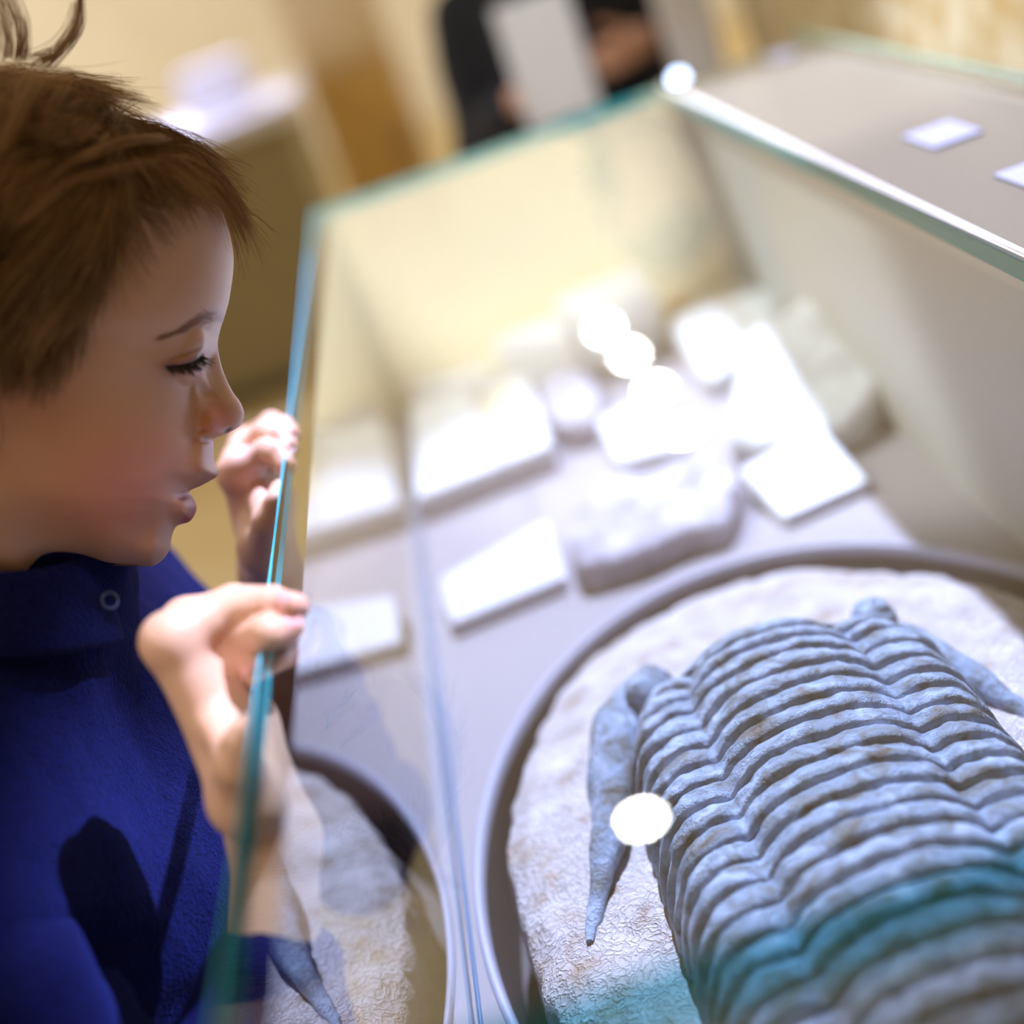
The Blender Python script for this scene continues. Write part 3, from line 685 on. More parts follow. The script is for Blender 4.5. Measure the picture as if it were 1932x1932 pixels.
# ---- hands: joints read from the photo against planes just outside the glass edge
def hx(px, py, x): return onx(px, py, x)
def hand(fingers, wrist, rw, elbow, thumb, h=.0011):
    bones = []
    for f in fingers:
        bones.append((wrist, f[0][0], rw*.86, f[0][1], 'palm'))
        for a, b in zip(f[:-1], f[1:]): bones.append((a[0], b[0], a[1], b[1], id(f)))
    for a, b in zip(thumb[:-1], thumb[1:]): bones.append((a[0], b[0], a[1], b[1], 'thumb'))
    bones.append((thumb[0][0], wrist, thumb[0][1], rw*.8, 'palm'))
    mid = [f[0][0] for f in fingers]; heart = sum(mid)/len(mid)*.62+wrist*.38
    bones.append((wrist, heart+np.array([.006, 0, 0]), rw*.9, .0125, 'palm')); bones.append((thumb[0][0], heart+np.array([.008, 0, -.004]), thumb[0][1], .0105, 'palm'))
    bones.append((fingers[2][0][0], thumb[1][0], .0080, .0068, 'palm')); bones.append((fingers[1][0][0]+np.array([.007, 0, -.002]), thumb[0][0], .0095, .0110, 'palm')); bones.append((fingers[2][0][0], thumb[0][0], .0085, .0105, 'palm'))
    bones.append((mid[0], mid[-1], fingers[0][0][1], fingers[-1][0][1], 'palm')); bones.append((mid[0], mid[2], fingers[0][0][1], fingers[2][0][1], 'palm'))
    fore = wrist+(np.array(elbow)-wrist)*.55
    bones.append((wrist, fore, rw, rw*1.25, 'palm'))
    pts = np.array([b[0] for b in bones]+[b[1] for b in bones]); lo, hi = pts.min(0)-.022, pts.max(0)+.022
    def fn(X, Y, Z):
        groups = {}
        for a, b, ra, rb, g in bones:
            d = cone(X, Y, Z, a, b, ra, rb); groups[g] = d if g not in groups else smin(groups[g], d, .005 if g == 'palm' else .0014)
        out = groups.pop('palm')
        fs = None
        for g, d in groups.items(): fs = d if fs is None else smin(fs, d, .0004)
        return smin(out, fs, .0035)
    return surface_nets(fn, lo, hi, h)
def relax(V, Q, it=2):
    V = V.copy()
    for _ in range(it):
        s = np.zeros_like(V); n = np.zeros(len(V))
        for a in range(4):
            for b in ((a+1) % 4, (a-1) % 4): np.add.at(s, Q[:, a], V[Q[:, b]]); np.add.at(n, Q[:, a], 1)
        V = V*.5+.5*s/n[:, None]
    return V
def finger(l): return [(hx(a, b, x), r*1.1) for a, b, x, r in l]
W1 = hx(520, 1585, -.128); E1 = np.array([-.185, .365, .745])
F1 = [finger([(322, 1210, -.136, .0080), (425, 1152, -.117, .0062), (505, 1140, -.102, .0054), (556, 1144, -.0935, .0046)]),
      finger([(366, 1254, -.136, .0082), (450, 1212, -.117, .0064), (506, 1194, -.1035, .0056), (544, 1184, -.0975, .0050)]),
      finger([(386, 1310, -.136, .0080), (450, 1246, -.1190, .0062), (476, 1246, -.1135, .0050), (484, 1272, -.1125, .0042)]),
      finger([(352, 1175, -.132, .0070), (440, 1135, -.115, .0056), (515, 1132, -.100, .0046), (548, 1142, -.094, .0040)])]
T1 = finger([(464, 1505, -.128, .0105), (448, 1440, -.1225, .0072), (459, 1399, -.1175, .0060), (470, 1378, -.1140, .0050)])
hand_tone = np.array(srgb(232, 186, 160)[:3])
def tone(V, tips, nails=()):
    c = np.tile(hand_tone, (len(V), 1))
    for t in tips:
        k = .28*np.exp(-(np.linalg.norm(V-t, axis=1)/.009)**2)[:, None]; c = c*(1-k)+np.array(srgb(226, 140, 118)[:3])*k
    return c
V, Q = hand(F1, W1, .0150, E1, T1); V = relax(V, Q); add_body(V, Q, tone(V, [f[-1][0] for f in F1]+[f[0][0] for f in F1]))
W2 = hx(512, 1080, -.140); E2 = np.array([-.165, .715, .720])
F2 = [finger([(447, 893, -.134, .0074), (500, 853, -.1185, .0060), (527, 858, -.111, .0052), (541, 882, -.1085, .0046)]),
      finger([(455, 868, -.135, .0074), (500, 818, -.1185, .0060), (528, 826, -.110, .0052), (545, 846, -.1065, .0046)]),
      finger([(468, 842, -.136, .0070), (512, 800, -.1185, .0058), (535, 805, -.110, .0050), (549, 822, -.106, .0044)]),
      finger([(482, 830, -.138, .0064), (522, 806, -.119, .0050), (540, 808, -.111, .0044), (550, 816, -.107, .0040)])]
T2 = finger([(498, 1035, -.133, .0095), (508, 985, -.122, .0066), (522, 950, -.1155, .0054), (529, 925, -.1130, .0046)])
V, Q = hand(F2, W2, .0150, E2, T2); V = relax(V, Q); add_body(V, Q, tone(V, [f[-1][0] for f in F2]+[f[0][0] for f in F2]))
# forearms and the trunk under the clothes, so that head and hands are one figure
SN, SF = np.array([-.285, .435, .905]), np.array([-.285, .735, .905])
NB = (head_pt(-40, 1190, 0)+head_pt(-100, 1190, 0))/2
def trunk(X, Y, Z):
    d = cone(X, Y, Z, NB, (-.29, .58, .86), .042, .055)
    d = smin(d, cone(X, Y, Z, (-.29, .52, .84), (-.29, .64, .84), .062, .062), .04)
    d = smin(d, cone(X, Y, Z, (-.29, .58, .84), (-.31, .58, .45), .075, .075), .04)
    for s, e, wst in ((SN, E1, W1), (SF, E2, W2)):
        d = smin(d, cone(X, Y, Z, s, e, .032, .026), .02); d = smin(d, cone(X, Y, Z, e, wst+(np.array(e)-wst)*.45, .025, .018), .012)
    for yy in (.53, .63): d = smin(d, cone(X, Y, Z, (-.31, yy, .47), (-.31, yy, .08), .055, .036), .03); d = smin(d, cone(X, Y, Z, (-.31, yy, .05), (-.19, yy, .03), .026, .022), .02)
    return d
V, Q = surface_nets(trunk, (-.42, .28, -.0), (-.12, .84, 1.02), .009); add_body(relax(V, Q), Q, base)
def body():
    Vn = np.concatenate(bV); o = mesh('body', Vn, bF, M['skin'], boy); me = o.data
    at = me.color_attributes.new('skin_tone', 'FLOAT_COLOR', 'POINT'); c = np.concatenate(bC)
    at.data.foreach_set('color', np.concatenate([c, np.ones((len(c), 1))], 1).astype(np.float32).ravel()); return o
body()
# nails
def nail(tip, prev, up, r, name='fingernail'):
    t = np.array(tip)-np.array(prev); t /= np.linalg.norm(t); u = np.array(up, float); u -= (u@t)*t; u /= np.linalg.norm(u); s = np.cross(t, u); V = []
    for i in range(9):
        a = -1+2*i/8
        for j in range(9):
            b = -1+2*j/8; lim = (1-abs(b)**3)**.4 if abs(b) < 1 else 0
            ang = a*.85; p = np.array(tip)+t*(b*r*1.0-r*.45)*(1-.2*abs(a)**2)+(s*math.sin(ang)+u*math.cos(ang))*(r*(1.06-.08*max(0, b)**3)); V.append(p)
    return mesh(name, V, grid_faces(9, 9), M['nail'], boy)
M['nail'] = mat('fingernail_pink', srgb(238, 176, 172), .28, .5)
for f in F1[:3]+F1[3:]: nail(f[-1][0], f[-2][0], (-.3, -.62, .72), f[-1][1])
# ---- eye
def uv_sphere(name, c, r, m, parent, n=24):
    bm = bmesh.new(); bmesh.ops.create_uvsphere(bm, u_segments=n, v_segments=n//2, radius=r)
    for v in bm.verts: v.co += Vector(c)
    return bm_obj(name, bm, m, parent, True)
M['eyeball'] = mat('eye_grey', srgb(70, 72, 86), .15, .6)
for nr in (True, False): uv_sphere('eye', head_pt(332, 689, 92, nr), 35*MPP, M['eyeball'], boy)
# ---- ear
def ear(nr):
    V = []; n, m = 40, 12
    for i in range(n):
        th = 2*math.pi*i/n
        ox, oy = -45+58*math.cos(th)*(1 if math.cos(th) < 0 else .85), 790+108*math.sin(th)+10*math.cos(th)
        for j in range(m):
            s = j/(m-1); rr = s; hgt = 292+ (34*math.sin(math.pi*min(1, s*1.08))**.6 if s > .5 else 30*(s/.5)) + (-14*math.exp(-((s-.72)/.10)**2))
            if s == 1: hgt = 268
            V.append(head_pt(-45+(ox+45)*rr, 790+(oy-790)*rr, hgt, nr))
    F = [tuple(f) for f in grid_faces(n, m, False, True)]
    o = mesh('ear', V, F, M['skin'], boy); at = o.data.color_attributes.new('skin_tone', 'FLOAT_COLOR', 'POINT')
    c = np.tile(list(srgb(226, 160, 136)), (len(V), 1)).astype(np.float32); at.data.foreach_set('color', c.ravel())
for nr in (True, False): ear(nr)

# ---- clothing
def mat_fleece():
    m = mat('navy_fleece', (.005, .007, .09, 1), .9, .15); co = obj_coord(m)
    n1 = noise_node(m, 620, 3, .6, .4, co); b1 = bump(m, n1.outputs['Fac'], .9, .0022)
    n2 = noise_node(m, 60, 3, .5, 0, co); b2 = bump(m, n2.outputs['Fac'], .35, .006, b1)
    ln(m, b2.outputs['Normal'], bsdf(m).inputs['Normal'])
    r = ramp(m, n1.outputs['Fac'], [(.3, (.0020, .0028, .030, 1)), (.7, (.0042, .0062, .086, 1))]); ln(m, r.outputs['Color'], bsdf(m).inputs['Base Color'])
    b = bsdf(m); b.inputs['Sheen Weight'].default_value = .22; b.inputs['Sheen Roughness'].default_value = .4; b.inputs['Sheen Tint'].default_value = (.08, .13, .95, 1)
    return m
M['fleece'] = mat_fleece()
CUFF1 = W1+(E1-W1)*.30; CUFF2 = W2+(E2-W2)*.30
def torso(X, Y, Z):
    d = cone(X, Y, Z, (-.262, .515, .845), (-.252, .655, .845), .088, .088)
    d = smin(d, cone(X, Y, Z, (-.275, .58, .80), (-.315, .58, .52), .105, .100), .05)
    d = smin(d, cone(X, Y, Z, (-.250, .575, .905), (-.228, .572, .955), .064, .058), .035)
    d = smin(d, cone(X, Y, Z, (-.25, .51, .895), (-.262, .44, .898), .050, .050), .04)
    d = smin(d, cone(X, Y, Z, (-.238, .55, .950), (-.262, .46, .915), .046, .046), .03)
    d = smin(d, cone(X, Y, Z, (-.24, .64, .885), (-.238, .715, .880), .050, .052), .04)
    return d
def wrinkle(V, amp, f, seed=0, stretch=(1, 1, 1)):
    out = V.copy()
    for i, v in enumerate(V):
        q = (v[0]*f*stretch[0], v[1]*f*stretch[1], v[2]*f*stretch[2]+seed)
        n = noise.noise_vector(q); out[i] += amp*np.array(n)
    return out
V, Q = surface_nets(torso, (-.45, .33, .38), (-.12, .83, 1.01), .005); V = relax(V, Q, 3); V = wrinkle(V, .010, 14, 3, (1, .7, 1.5)); V = wrinkle(V, .0025, 45, 9)
fleece = mesh('fleece_jacket', V, Q, M['fleece'], boy)
def sleeve(s, e, cuff, name, seed):
    e = np.array(e)
    def fn(X, Y, Z): return smin(cone(X, Y, Z, s, e, .052, .040), cone(X, Y, Z, e, cuff, .040, .0275), .02)
    P = np.array([s, e, cuff]); V, Q = surface_nets(fn, P.min(0)-.065, P.max(0)+.065, .0035); V = relax(V, Q, 2)
    V = wrinkle(V, .009, 22, seed, (1, 1, 2)); return mesh(name, V, Q, M['fleece'], boy)
sleeve((-.262, .44, .895), E1, CUFF1, 'sleeve', 5); sleeve((-.24, .715, .878), E2, CUFF2, 'sleeve', 11)
def collar():
    V = []; n, m = 64, 8; a0 = R(9)
    for i in range(n):
        ph = a0+(2*math.pi-2*a0)*i/(n-1); nr = ph <= math.pi; c, s = math.cos(ph), abs(math.sin(ph))
        for j in range(m):
            t = j/(m-1); bulge = 10*math.sin(math.pi*t)
            x = (-45+30*t)+(195+48*t+bulge)*c; y = (1042+44*s+(-40 if c < 0 else 0)*-c)*(1-t)+(1200+40*s)*t
            V.append(head_pt(x, y, (205+55*t+bulge)*s, nr))
    o = mesh('collar', V, grid_faces(n, m), M['fleece'], None); o.parent = fleece
    md = o.modifiers.new('thickness', 'SOLIDIFY'); md.thickness = .005; md.offset = 0
    return o
collar()
M['snap'] = mat('snap_dark_blue', (.03, .05, .14, 1), .3, .5)
def snap():
    c = np.array(head_pt(205, 1134, 112)); n = (CAM-c)/np.linalg.norm(CAM-c); n = n+np.array([.5, 0, 0]); n /= np.linalg.norm(n)
    s = np.cross(n, (0, 0, 1)); s /= np.linalg.norm(s); q = np.cross(s, n); r0, r1 = 15*MPP, 5*MPP
    V = [c+(s*math.cos(a)+q*math.sin(a))*(r0+r1*math.cos(b))+n*(r1*math.sin(b)+.001) for a in np.linspace(0, 2*math.pi, 25)[:-1] for b in np.linspace(0, 2*math.pi, 9)[:-1]]
    o = mesh('snap_button', V, grid_faces(24, 8, True, True), M['snap'], None); o.parent = fleece
snap()
M['trousers'] = mat('dark_trousers', (.02, .022, .03, 1), .8)
def trousers(X, Y, Z):
    d = cone(X, Y, Z, (-.315, .55, .50), (-.315, .61, .50), .095, .095)
    for yy in (.53, .63): d = smin(d, cone(X, Y, Z, (-.315, yy, .46), (-.31, yy, .10), .075, .055), .02)
    return d
V, Q = surface_nets(trousers, (-.44, .42, .03), (-.18, .74, .62), .009); mesh('trousers', relax(V, Q), Q, M['trousers'], boy)

# ---- hair
AX = plane_pt(1220, 700)-plane_pt(220, 700); AX /= np.linalg.norm(AX); BX = plane_pt(220, -300)-plane_pt(220, 700); BX -= (BX@AX)*AX; BX /= np.linalg.norm(BX)
FD, UD = .98*AX-.21*BX, .21*AX+.98*BX
def mat_hair(name, c0, c1):
    m = mat(name, c0, .5, .3); ci = nd(m, 'ShaderNodeAttribute'); ci.attribute_name = 'tone'
    r = ramp(m, ci.outputs['Fac'], [(0.0, c0), (.8, c1), (1.0, tuple(min(1, 1.5*v) for v in c1[:3])+(1,))]); ln(m, r.outputs['Color'], bsdf(m).inputs['Base Color']); return m
M['hair'] = mat_hair('brown_hair', srgb(66, 42, 24), srgb(200, 156, 104))
M['lash'] = mat('dark_lash', srgb(34, 24, 18), .5)
def strands(name, S, rad, m, parent, tones=None):
    hc = bpy.data.hair_curves.new(name); k = len(S[0]); hc.add_curves([k]*len(S))
    hc.points.foreach_set('position', np.asarray(S, np.float32).ravel())
    at = hc.attributes.get('radius') or hc.attributes.new('radius', 'FLOAT', 'POINT')
    prof = rad*np.linspace(1, .25, k)**.7; at.data.foreach_set('value', np.tile(prof, len(S)).astype(np.float32))
    tn = hc.attributes.new('tone', 'FLOAT', 'CURVE'); tn.data.foreach_set('value', np.clip(np.asarray(tones if tones is not None else RNG.random(len(S))), 0, 1).astype(np.float32))
    hc.materials.append(m); o = bpy.data.objects.new(name, hc); C.objects.link(o); o.parent = parent; o.matrix_parent_inverse = parent_inv(parent); return o
def ss(a, b, x):
    t = min(1, max(0, (x-a)/(b-a))); return t*t*(3-2*t)
def comb(x, y, far):
    wf = ss(150, 330, x)
    if y < 230: wf = max(wf, .75*ss(230, 150, y))
    front = FD*(1-.65*ss(250, 440, x))+UD*(-.25-.75*ss(180, 420, x))+NRM*(.12 if not far else -.12)
    side = -UD*.80-FD*(.55-.35*ss(450, 640, y))+NRM*(.15 if not far else -.15)
    if x < 20: side = -UD*.9-FD*(.3*ss(20, -200, x))+NRM*(.15 if not far else -.15)
    d = front*wf+side*(1-wf); return d/np.linalg.norm(d)
TONES = []
def grow(n, far):
    out = []; cell = {}; tries = 0
    ii = RNG.integers(0, NT-1, n*14); jj = RNG.integers(3, NV-3, n*14)
    area_ = np.linalg.norm(np.cross(NEAR[1:, :-1]-NEAR[:-1, :-1], NEAR[:-1, 1:]-NEAR[:-1, :-1]), axis=-1); area_ /= np.percentile(area_, 97)
    for i, j in zip(ii, jj):
        if len(out) >= n: break
        x, y = PX[i, j], PY[i, j]
        if y > np.interp(x, HLX, HLY)+RNG.normal(0, 9) or RNG.random() > area_[i, j]: continue
        if far and ST[i, j] > 170: continue
        if x < -200 and RNG.random() < .5: continue
        a, b = RNG.random(2); G = FAR if far else NEAR
        p = G[i, j]+(G[i+1, j]-G[i, j])*a+(G[i, j+1]-G[i, j])*b
        key = (round(p[0]/.011), round(p[1]/.011), round(p[2]/.011))
        if key not in cell: cell[key] = (RNG.normal(0, .22, 3), RNG.normal(0, .003, 3), RNG.uniform(.0, .0045), RNG.normal(.38, .16))
        cj, coff, clift, ct = cell[key]
        L = min(172, (62+66*ss(280, 420, x))+.62*max(0, np.interp(x, HLX, HLY)-y))*MPP*RNG.uniform(.72, 1.12)
        if y > 600: L *= 1-.45*ss(600, 740, y)
        d = comb(x, y, far)+cj+RNG.normal(0, .07, 3); k = 9; pts = [p]; q = Vector(p)
        lift = .0012+clift+RNG.uniform(0, .0030); fly = RNG.random() < .035
        for s in range(1, k):
            t = s/(k-1); cx = x+(comb(x, y, far)@AX)*L*t/MPP
            loc, nrm, _, _ = head_bvh.find_nearest(q); nv = np.array(nrm)
            tg = d-(d@nv)*nv; tg /= np.linalg.norm(tg)+1e-9
            st = tg*(L/(k-1)); q2 = np.array(q)+st
            loc, nrm, _, _ = head_bvh.find_nearest(Vector(q2)); lv = np.array(loc); nv = np.array(nrm)
            want = lift*min(1, t*3.2)+.0008*t*8*(clift/.0045)*t
            if fly: want += .006*t*t+.002
            q2 = lv+nv*want
            d = d*.86+.14*comb(x+(q2-p)@AX/MPP, y-(q2-p)@BX/MPP, far)+np.array([0, 0, -.02])
            q2 = q2+coff*.35*t/(k-1)*3; pts.append(q2); q = Vector(q2)
        out.append(pts); TONES.append(ct+RNG.normal(0, .13)+.22*ss(330, 150, y)+.25*fly)  # crown strands toned lighter: light from above put into the hair colour
    return out
S = grow(11000, False)+grow(4500, True)
def lock(pts, s0, n, spread, tip):
    """a loose lock through traced points (px, px, depth px)"""
    out = []; P = catmull(np.array(pts, float), 9); TONES.extend(RNG.normal(.55, .18, n).tolist())
    for _ in range(n):
        a = RNG.normal(0, 1, 3); o = []
        for t, p in zip(np.linspace(0, 1, 9), P):
            sp = spread*(1-t)+tip*t; o.append(head_pt(p[0]+a[0]*sp, p[1]+a[1]*sp*.5, p[2]+s0+a[2]*sp*1.4))
        out.append(o)
    return out
S += lock([(88, 120, 60), (118, 92, 60), (142, 60, 60), (151, 25, 60), (150, -25, 60)], 0, 60, 11, 3)
S += lock([(60, 112, 80), (100, 98, 80), (128, 70, 80), (140, 38, 80), (143, 5, 80)], 0, 30, 12, 3)
S += lock([(36, 110, 70), (40, 80, 80), (36, 40, 90), (22, 5, 90), (0, -40, 90)], 0, 60, 9, 10)
S += lock([(10, 105, 90), (12, 70, 90), (6, 30, 90), (-6, -10, 90)], 0, 45, 12, 8)
S += lock([(300, 262, 150), (230, 268, 215), (150, 300, 262), (90, 345, 285), (60, 410, 300)], 6, 130, 10, 9)
S += lock([(340, 300, 130), (270, 310, 190), (200, 325, 245), (120, 350, 285), (40, 420, 310)], 5, 100, 12, 12)
S += lock([(60, 150, 190), (40, 185, 230), (20, 230, 265), (-10, 300, 290)], 8, 100, 16, 12)
S += lock([(120, 170, 150), (95, 205, 200), (85, 250, 240), (80, 320, 280)], 7, 80, 14, 9)
for px_, py_, tx, ty in ((395, 285, 432, 300), (405, 298, 470, 318), (430, 330, 480, 360), (440, 350, 500, 380), (448, 385, 520, 440), (452, 400, 510, 470), (446, 420, 470, 520), (425, 310, 470, 335), (452, 400, 492, 410)):
    S += lock([(px_-40, py_-30, 30), (px_, py_, 24), ((px_+tx)/2, (py_+ty)/2-4, 20), (tx, ty, 16)], 0, 5, 7, 9)
hair = strands('hair', S, .000105, M['hair'], boy, TONES)
def brow(nr):
    out = []
    for _ in range(170):
        u = RNG.random(); x = np.interp(u, [0, .3, .6, .85, 1], [306, 335, 364, 392, 412])+RNG.normal(0, 2); y0 = np.interp(u, [0, .3, .6, .85, 1], [637, 627, 612, 598, 598]); w_ = np.interp(u, [0, .5, .8, 1], [2.5, 5, 11, 9])
        y = y0+RNG.normal(0, w_*.6); d = np.array([-1, .55-.9*(u > .8)*RNG.random()])*RNG.uniform(10, 17)
        s0 = surf_s(x, y); o = [head_pt(x+d[0]*t, y+d[1]*t-2*t, (surf_s(x+d[0]*t, y+d[1]*t) or s0)+1.5+2*t, nr) for t in np.linspace(0, 1, 5)]; out.append(o)
    return out
flat = np.stack([PX.ravel(), PY.ravel()], 1); fst = ST.ravel()
near_face = (flat[:, 0] > 250) & (flat[:, 1] > 540) & (flat[:, 1] < 760); flat, fst = flat[near_face], fst[near_face]
def surf_s(x, y):
    d = (flat[:, 0]-x)**2+(flat[:, 1]-y)**2; i = np.argpartition(d, 4)[:4]; return float(fst[i].mean())
strands('eyebrow', brow(True), .00009, mat_hair('brow_hair', srgb(150, 108, 80), srgb(176, 134, 104)), boy); strands('eyebrow', brow(False), .00006, M['hair'], boy)
def lashes(nr):
    out = []
    for _ in range(120):
        u = RNG.random(); m_ = np.array(MARGIN, float); x = np.interp(u, np.linspace(0, 1, 6), m_[:, 0]); y = np.interp(u, np.linspace(0, 1, 6), m_[:, 1]); s0 = surf_s(x, y-4)+2
        L = np.interp(u, [0, .3, 1], [17, 27, 29])*RNG.uniform(.75, 1.1); d = np.array([np.interp(u, [0, .5, 1], [.1, .42, .92]), np.interp(u, [0, .5, 1], [1.0, .9, .5])])+RNG.normal(0, .12, 2)
        o = [head_pt(x+d[0]*L*t+3*t*t, y+d[1]*L*t-5*t*t, s0+10*math.sin(t*2.2), nr) for t in np.linspace(0, 1, 6)]; out.append(o)
    return out
strands('eyelashes', lashes(True), .00017, M['lash'], boy); strands('eyelashes', lashes(False), .00010, M['lash'], boy)

# ================================================================== behind the case
tb = empty('display_table', (-1.3, 4.8, 0), 'olive-brown museum table with a bright white lit top, behind the boy', 'display table')
M['olive'] = mat('olive_laminate', srgb(152, 140, 106), .6, .3); M['white_top'] = mat('white_top', srgb(236, 236, 244), .5, .4)
box('base_cabinet', (-2.3, 4.42, .05), (-.34, 5.4, .755), M['olive'], tb, .004); box('plinth_foot', (-2.26, 4.46, 0), (-.38, 5.36, .05), M['cabinet'], tb)
box('table_top', (-2.34, 4.38, .755), (-.30, 5.44, .80), M['white_top'], tb, .004)
ex = tag(box('exhibit_box', (-.62, 4.60, .801), (-.42, 4.80, .95), M['white_top'], None, .01), 'white exhibit box standing on the white-topped table behind the boy', 'box')
cb = empty('wooden_cabinet', (-.15, 5.8, 0), 'tall honey-coloured wooden cabinet in the background, left of the child in the dark coat', 'cabinet')
M['honey'] = mottled('honey_wood', [(.3, srgb(226, 202, 158)), (.7, srgb(238, 220, 186))], 3, .5, .4)
M['honey_dark'] = mottled('amber_wood', [(.3, srgb(206, 166, 92)), (.7, srgb(220, 184, 116))], 3, .5, .4)
box('carcass', (-.32, 5.60, .06), (.02, 6.1, 2.1), M['honey'], cb); box('plinth', (-.30, 5.62, 0), (.00, 6.08, .06), M['cabinet'], cb)
for z0_, z1_, mm in ((.10, .74, M['honey_dark']), (.77, 2.05, M['honey'])):
    d_ = box('door', (-.30, 5.58, z0_), (.00, 5.60, z1_), mm, cb, .003); box('handle', (-.05, 5.555, z0_+.25), (-.035, 5.58, z0_+.40), M['steel'], d_)
# the second child beyond the far end
vis = empty('person', (.22, 2.12, 0), 'child in a dark coat beyond the far end of the case holding a white paper', 'person')
M['coat'] = mat('dark_coat', srgb(46, 50, 62), .8, .2); M['jeans'] = mat('blue_trousers', srgb(52, 62, 92), .8, .2)
M['skin_plain'] = mat('plain_skin', srgb(206, 156, 130), .5, .4)
def sdf_obj(name, cones, lo, hi, h, m, par, k=.03, wr=0):
    def fn(X, Y, Z):
        d = None
        for a, b, ra, rb in cones:
            q = cone(X, Y, Z, a, b, ra, rb); d = q if d is None else smin(d, q, k)
        return d
    V, Q = surface_nets(fn, lo, hi, h); V = relax(V, Q)
    if wr: V = wrinkle(V, wr, 12, 2)
    return mesh(name, V, Q, m, par)
vx, vy = .225, 2.12
HX, HY, HZ = vx+.062, vy-.05, 1.175
sdf_obj('body', [((vx, vy, .98), (vx-.01, vy, .66), .075, .075), ((vx+.02, vy-.01, 1.0), (HX-.01, HY+.01, 1.12), .040, .036), ((HX, HY-.015, HZ-.035), (HX, HY, HZ+.03), .056, .078), ((HX+.004, HY-.088, HZ-.015), (HX+.003, HY-.080, HZ+.01), .010, .006), ((HX-.078, HY, HZ-.02), (HX-.080, HY, HZ+.01), .010, .012), ((HX+.078, HY, HZ-.02), (HX+.080, HY, HZ+.01), .010, .012),
   ((vx-.10, vy, 1.0), (vx-.14, vy-.03, .83), .032, .026), ((vx-.14, vy-.03, .83), (vx-.085, vy-.17, .90), .025, .019), ((vx+.11, vy, 1.0), (vx+.135, vy-.02, .83), .032, .026), ((vx+.135, vy-.02, .83), (vx+.075, vy-.17, .92), .025, .019), ((vx-.10, vy, 1.0), (vx+.11, vy, 1.0), .035, .035),
   ((vx-.06, vy, .64), (vx-.06, vy, .08), .055, .032), ((vx+.06, vy, .64), (vx+.06, vy, .08), .055, .032), ((vx-.06, vy, .04), (vx-.06, vy-.11, .03), .028, .024), ((vx+.06, vy, .04), (vx+.06, vy-.11, .03), .028, .024)],
   (vx-.26, vy-.25, 0), (vx+.26, vy+.16, 1.34), .009, M['skin_plain'], vis, .016)
for sx, zz in ((-1, .90), (1, .92)):
    hb = [((vx+sx*.085, vy-.165, zz), (vx+sx*.058, vy-.195, zz), .019, .018)]
    for q in range(4): a = (vx+sx*.056, vy-.20, zz+.015-.010*q); b = (vx+sx*.030, vy-.222, zz+.014-.010*q); hb += [(a, b, .0068, .006), (b, (vx+sx*.014, vy-.212, zz+.010-.009*q), .006, .005)]
    hb.append(((vx+sx*.07, vy-.17, zz+.014), (vx+sx*.036, vy-.185, zz+.036), .008, .0058)); P_ = np.array([c_[0] for c_ in hb]+[c_[1] for c_ in hb]); sdf_obj('hand', hb, P_.min(0)-.035, P_.max(0)+.035, .0026, M['skin_plain'], vis, .004)
sdf_obj('coat', [((vx-.03, vy, .97), (vx-.03, vy, .55), .100, .115), ((vx+.03, vy, .97), (vx+.03, vy, .55), .100, .115), ((vx-.09, vy, 1.0), (vx+.10, vy, 1.0), .055, .055), ((vx+.015, vy, 1.03), (vx+.03, vy-.01, 1.06), .058, .054)], (vx-.26, vy-.2, .40), (vx+.26, vy+.2, 1.15), .009, M['coat'], vis, .03, .006)
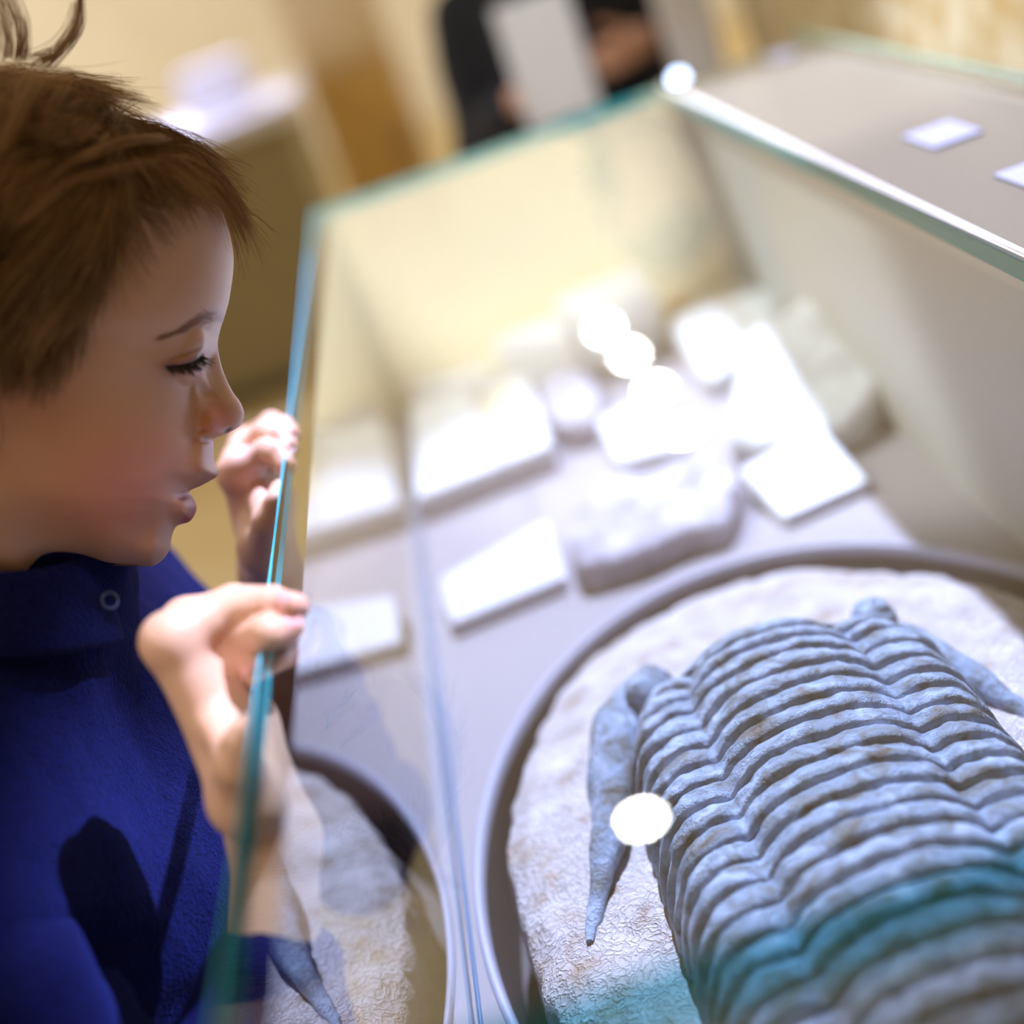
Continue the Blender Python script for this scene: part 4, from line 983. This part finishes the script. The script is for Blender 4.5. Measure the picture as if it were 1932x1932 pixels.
for sx, zz in ((-1, .90), (1, .92)): sdf_obj('coat_sleeve', [((vx+sx*.11, vy, 1.0), (vx+sx*.14, vy-.03, .83), .052, .046), ((vx+sx*.14, vy-.03, .83), (vx+sx*.097, vy-.14, zz-.01), .044, .034)], (vx-.25, vy-.24, .74), (vx+.25, vy+.10, 1.10), .008, M['coat'], vis, .02, .005)
sdf_obj('trousers', [((vx-.06, vy, .55), (vx-.06, vy, .09), .070, .050), ((vx+.06, vy, .55), (vx+.06, vy, .09), .070, .050)], (vx-.18, vy-.16, .02), (vx+.18, vy+.16, .66), .010, M['jeans'], vis, .01, .005)
sdf_obj('hair', [((HX, HY+.012, HZ+.045), (HX, HY+.022, HZ-.01), .082, .082), ((HX, HY-.045, HZ+.075), (HX, HY, HZ+.08), .045, .06)], (HX-.13, HY-.12, HZ-.14), (HX+.13, HY+.15, HZ+.19), .007, mat('dark_hair', srgb(58, 42, 32), .6), vis, .02, .006)
pp = box('paper', (vx-.092, vy-.236, .868), (vx+.002, vy-.2335, 1.02), M['card'], None); pp.rotation_euler = (0, 0, 0)
tag(pp, 'white sheet of paper held by the child in the dark coat', 'paper')
# small things at the far right
lamp = empty('led_lamp', (.313, 1.80, .80), 'tiny bright bluish-white lamp on a thin stand beside the child in the dark coat', 'lamp')
tube('stand', [(.313, 1.80, 0), (.313, 1.80, .872)], .006, M['steel'], lamp, 10); uv_sphere('bulb', (.313, 1.80, .880), .0065, emit_mat('led_blue_white', (.50, .66, 1, 1), 14), lamp, 16)
tag(box('white_pillar', (.328, 1.86, 0), (.385, 1.92, 1.35), M['white_top'], None, .004), 'slim white pillar right of the child in the dark coat', 'pillar')
for (x_, y_, w_, d_, lab) in ((.258, .66, .04, .05, 'pale sheet standing for a reflection on the ledge, nearest the camera'), (.262, .80, .035, .05, 'small pale sheet standing for a reflection in the middle of the ledge'), (.300, 1.25, .025, .05, 'small white label at the far end of the ledge')):
    tag(box('ledge_patch', (x_, y_, LZ-.0018), (x_+w_*.8, y_+d_, LZ-.0005), M['ledge_patch'], None), lab, 'ledge_patch', 'pale patches on the ledge')  # the two nearer sheets are soft reflections put in as solid pale pieces
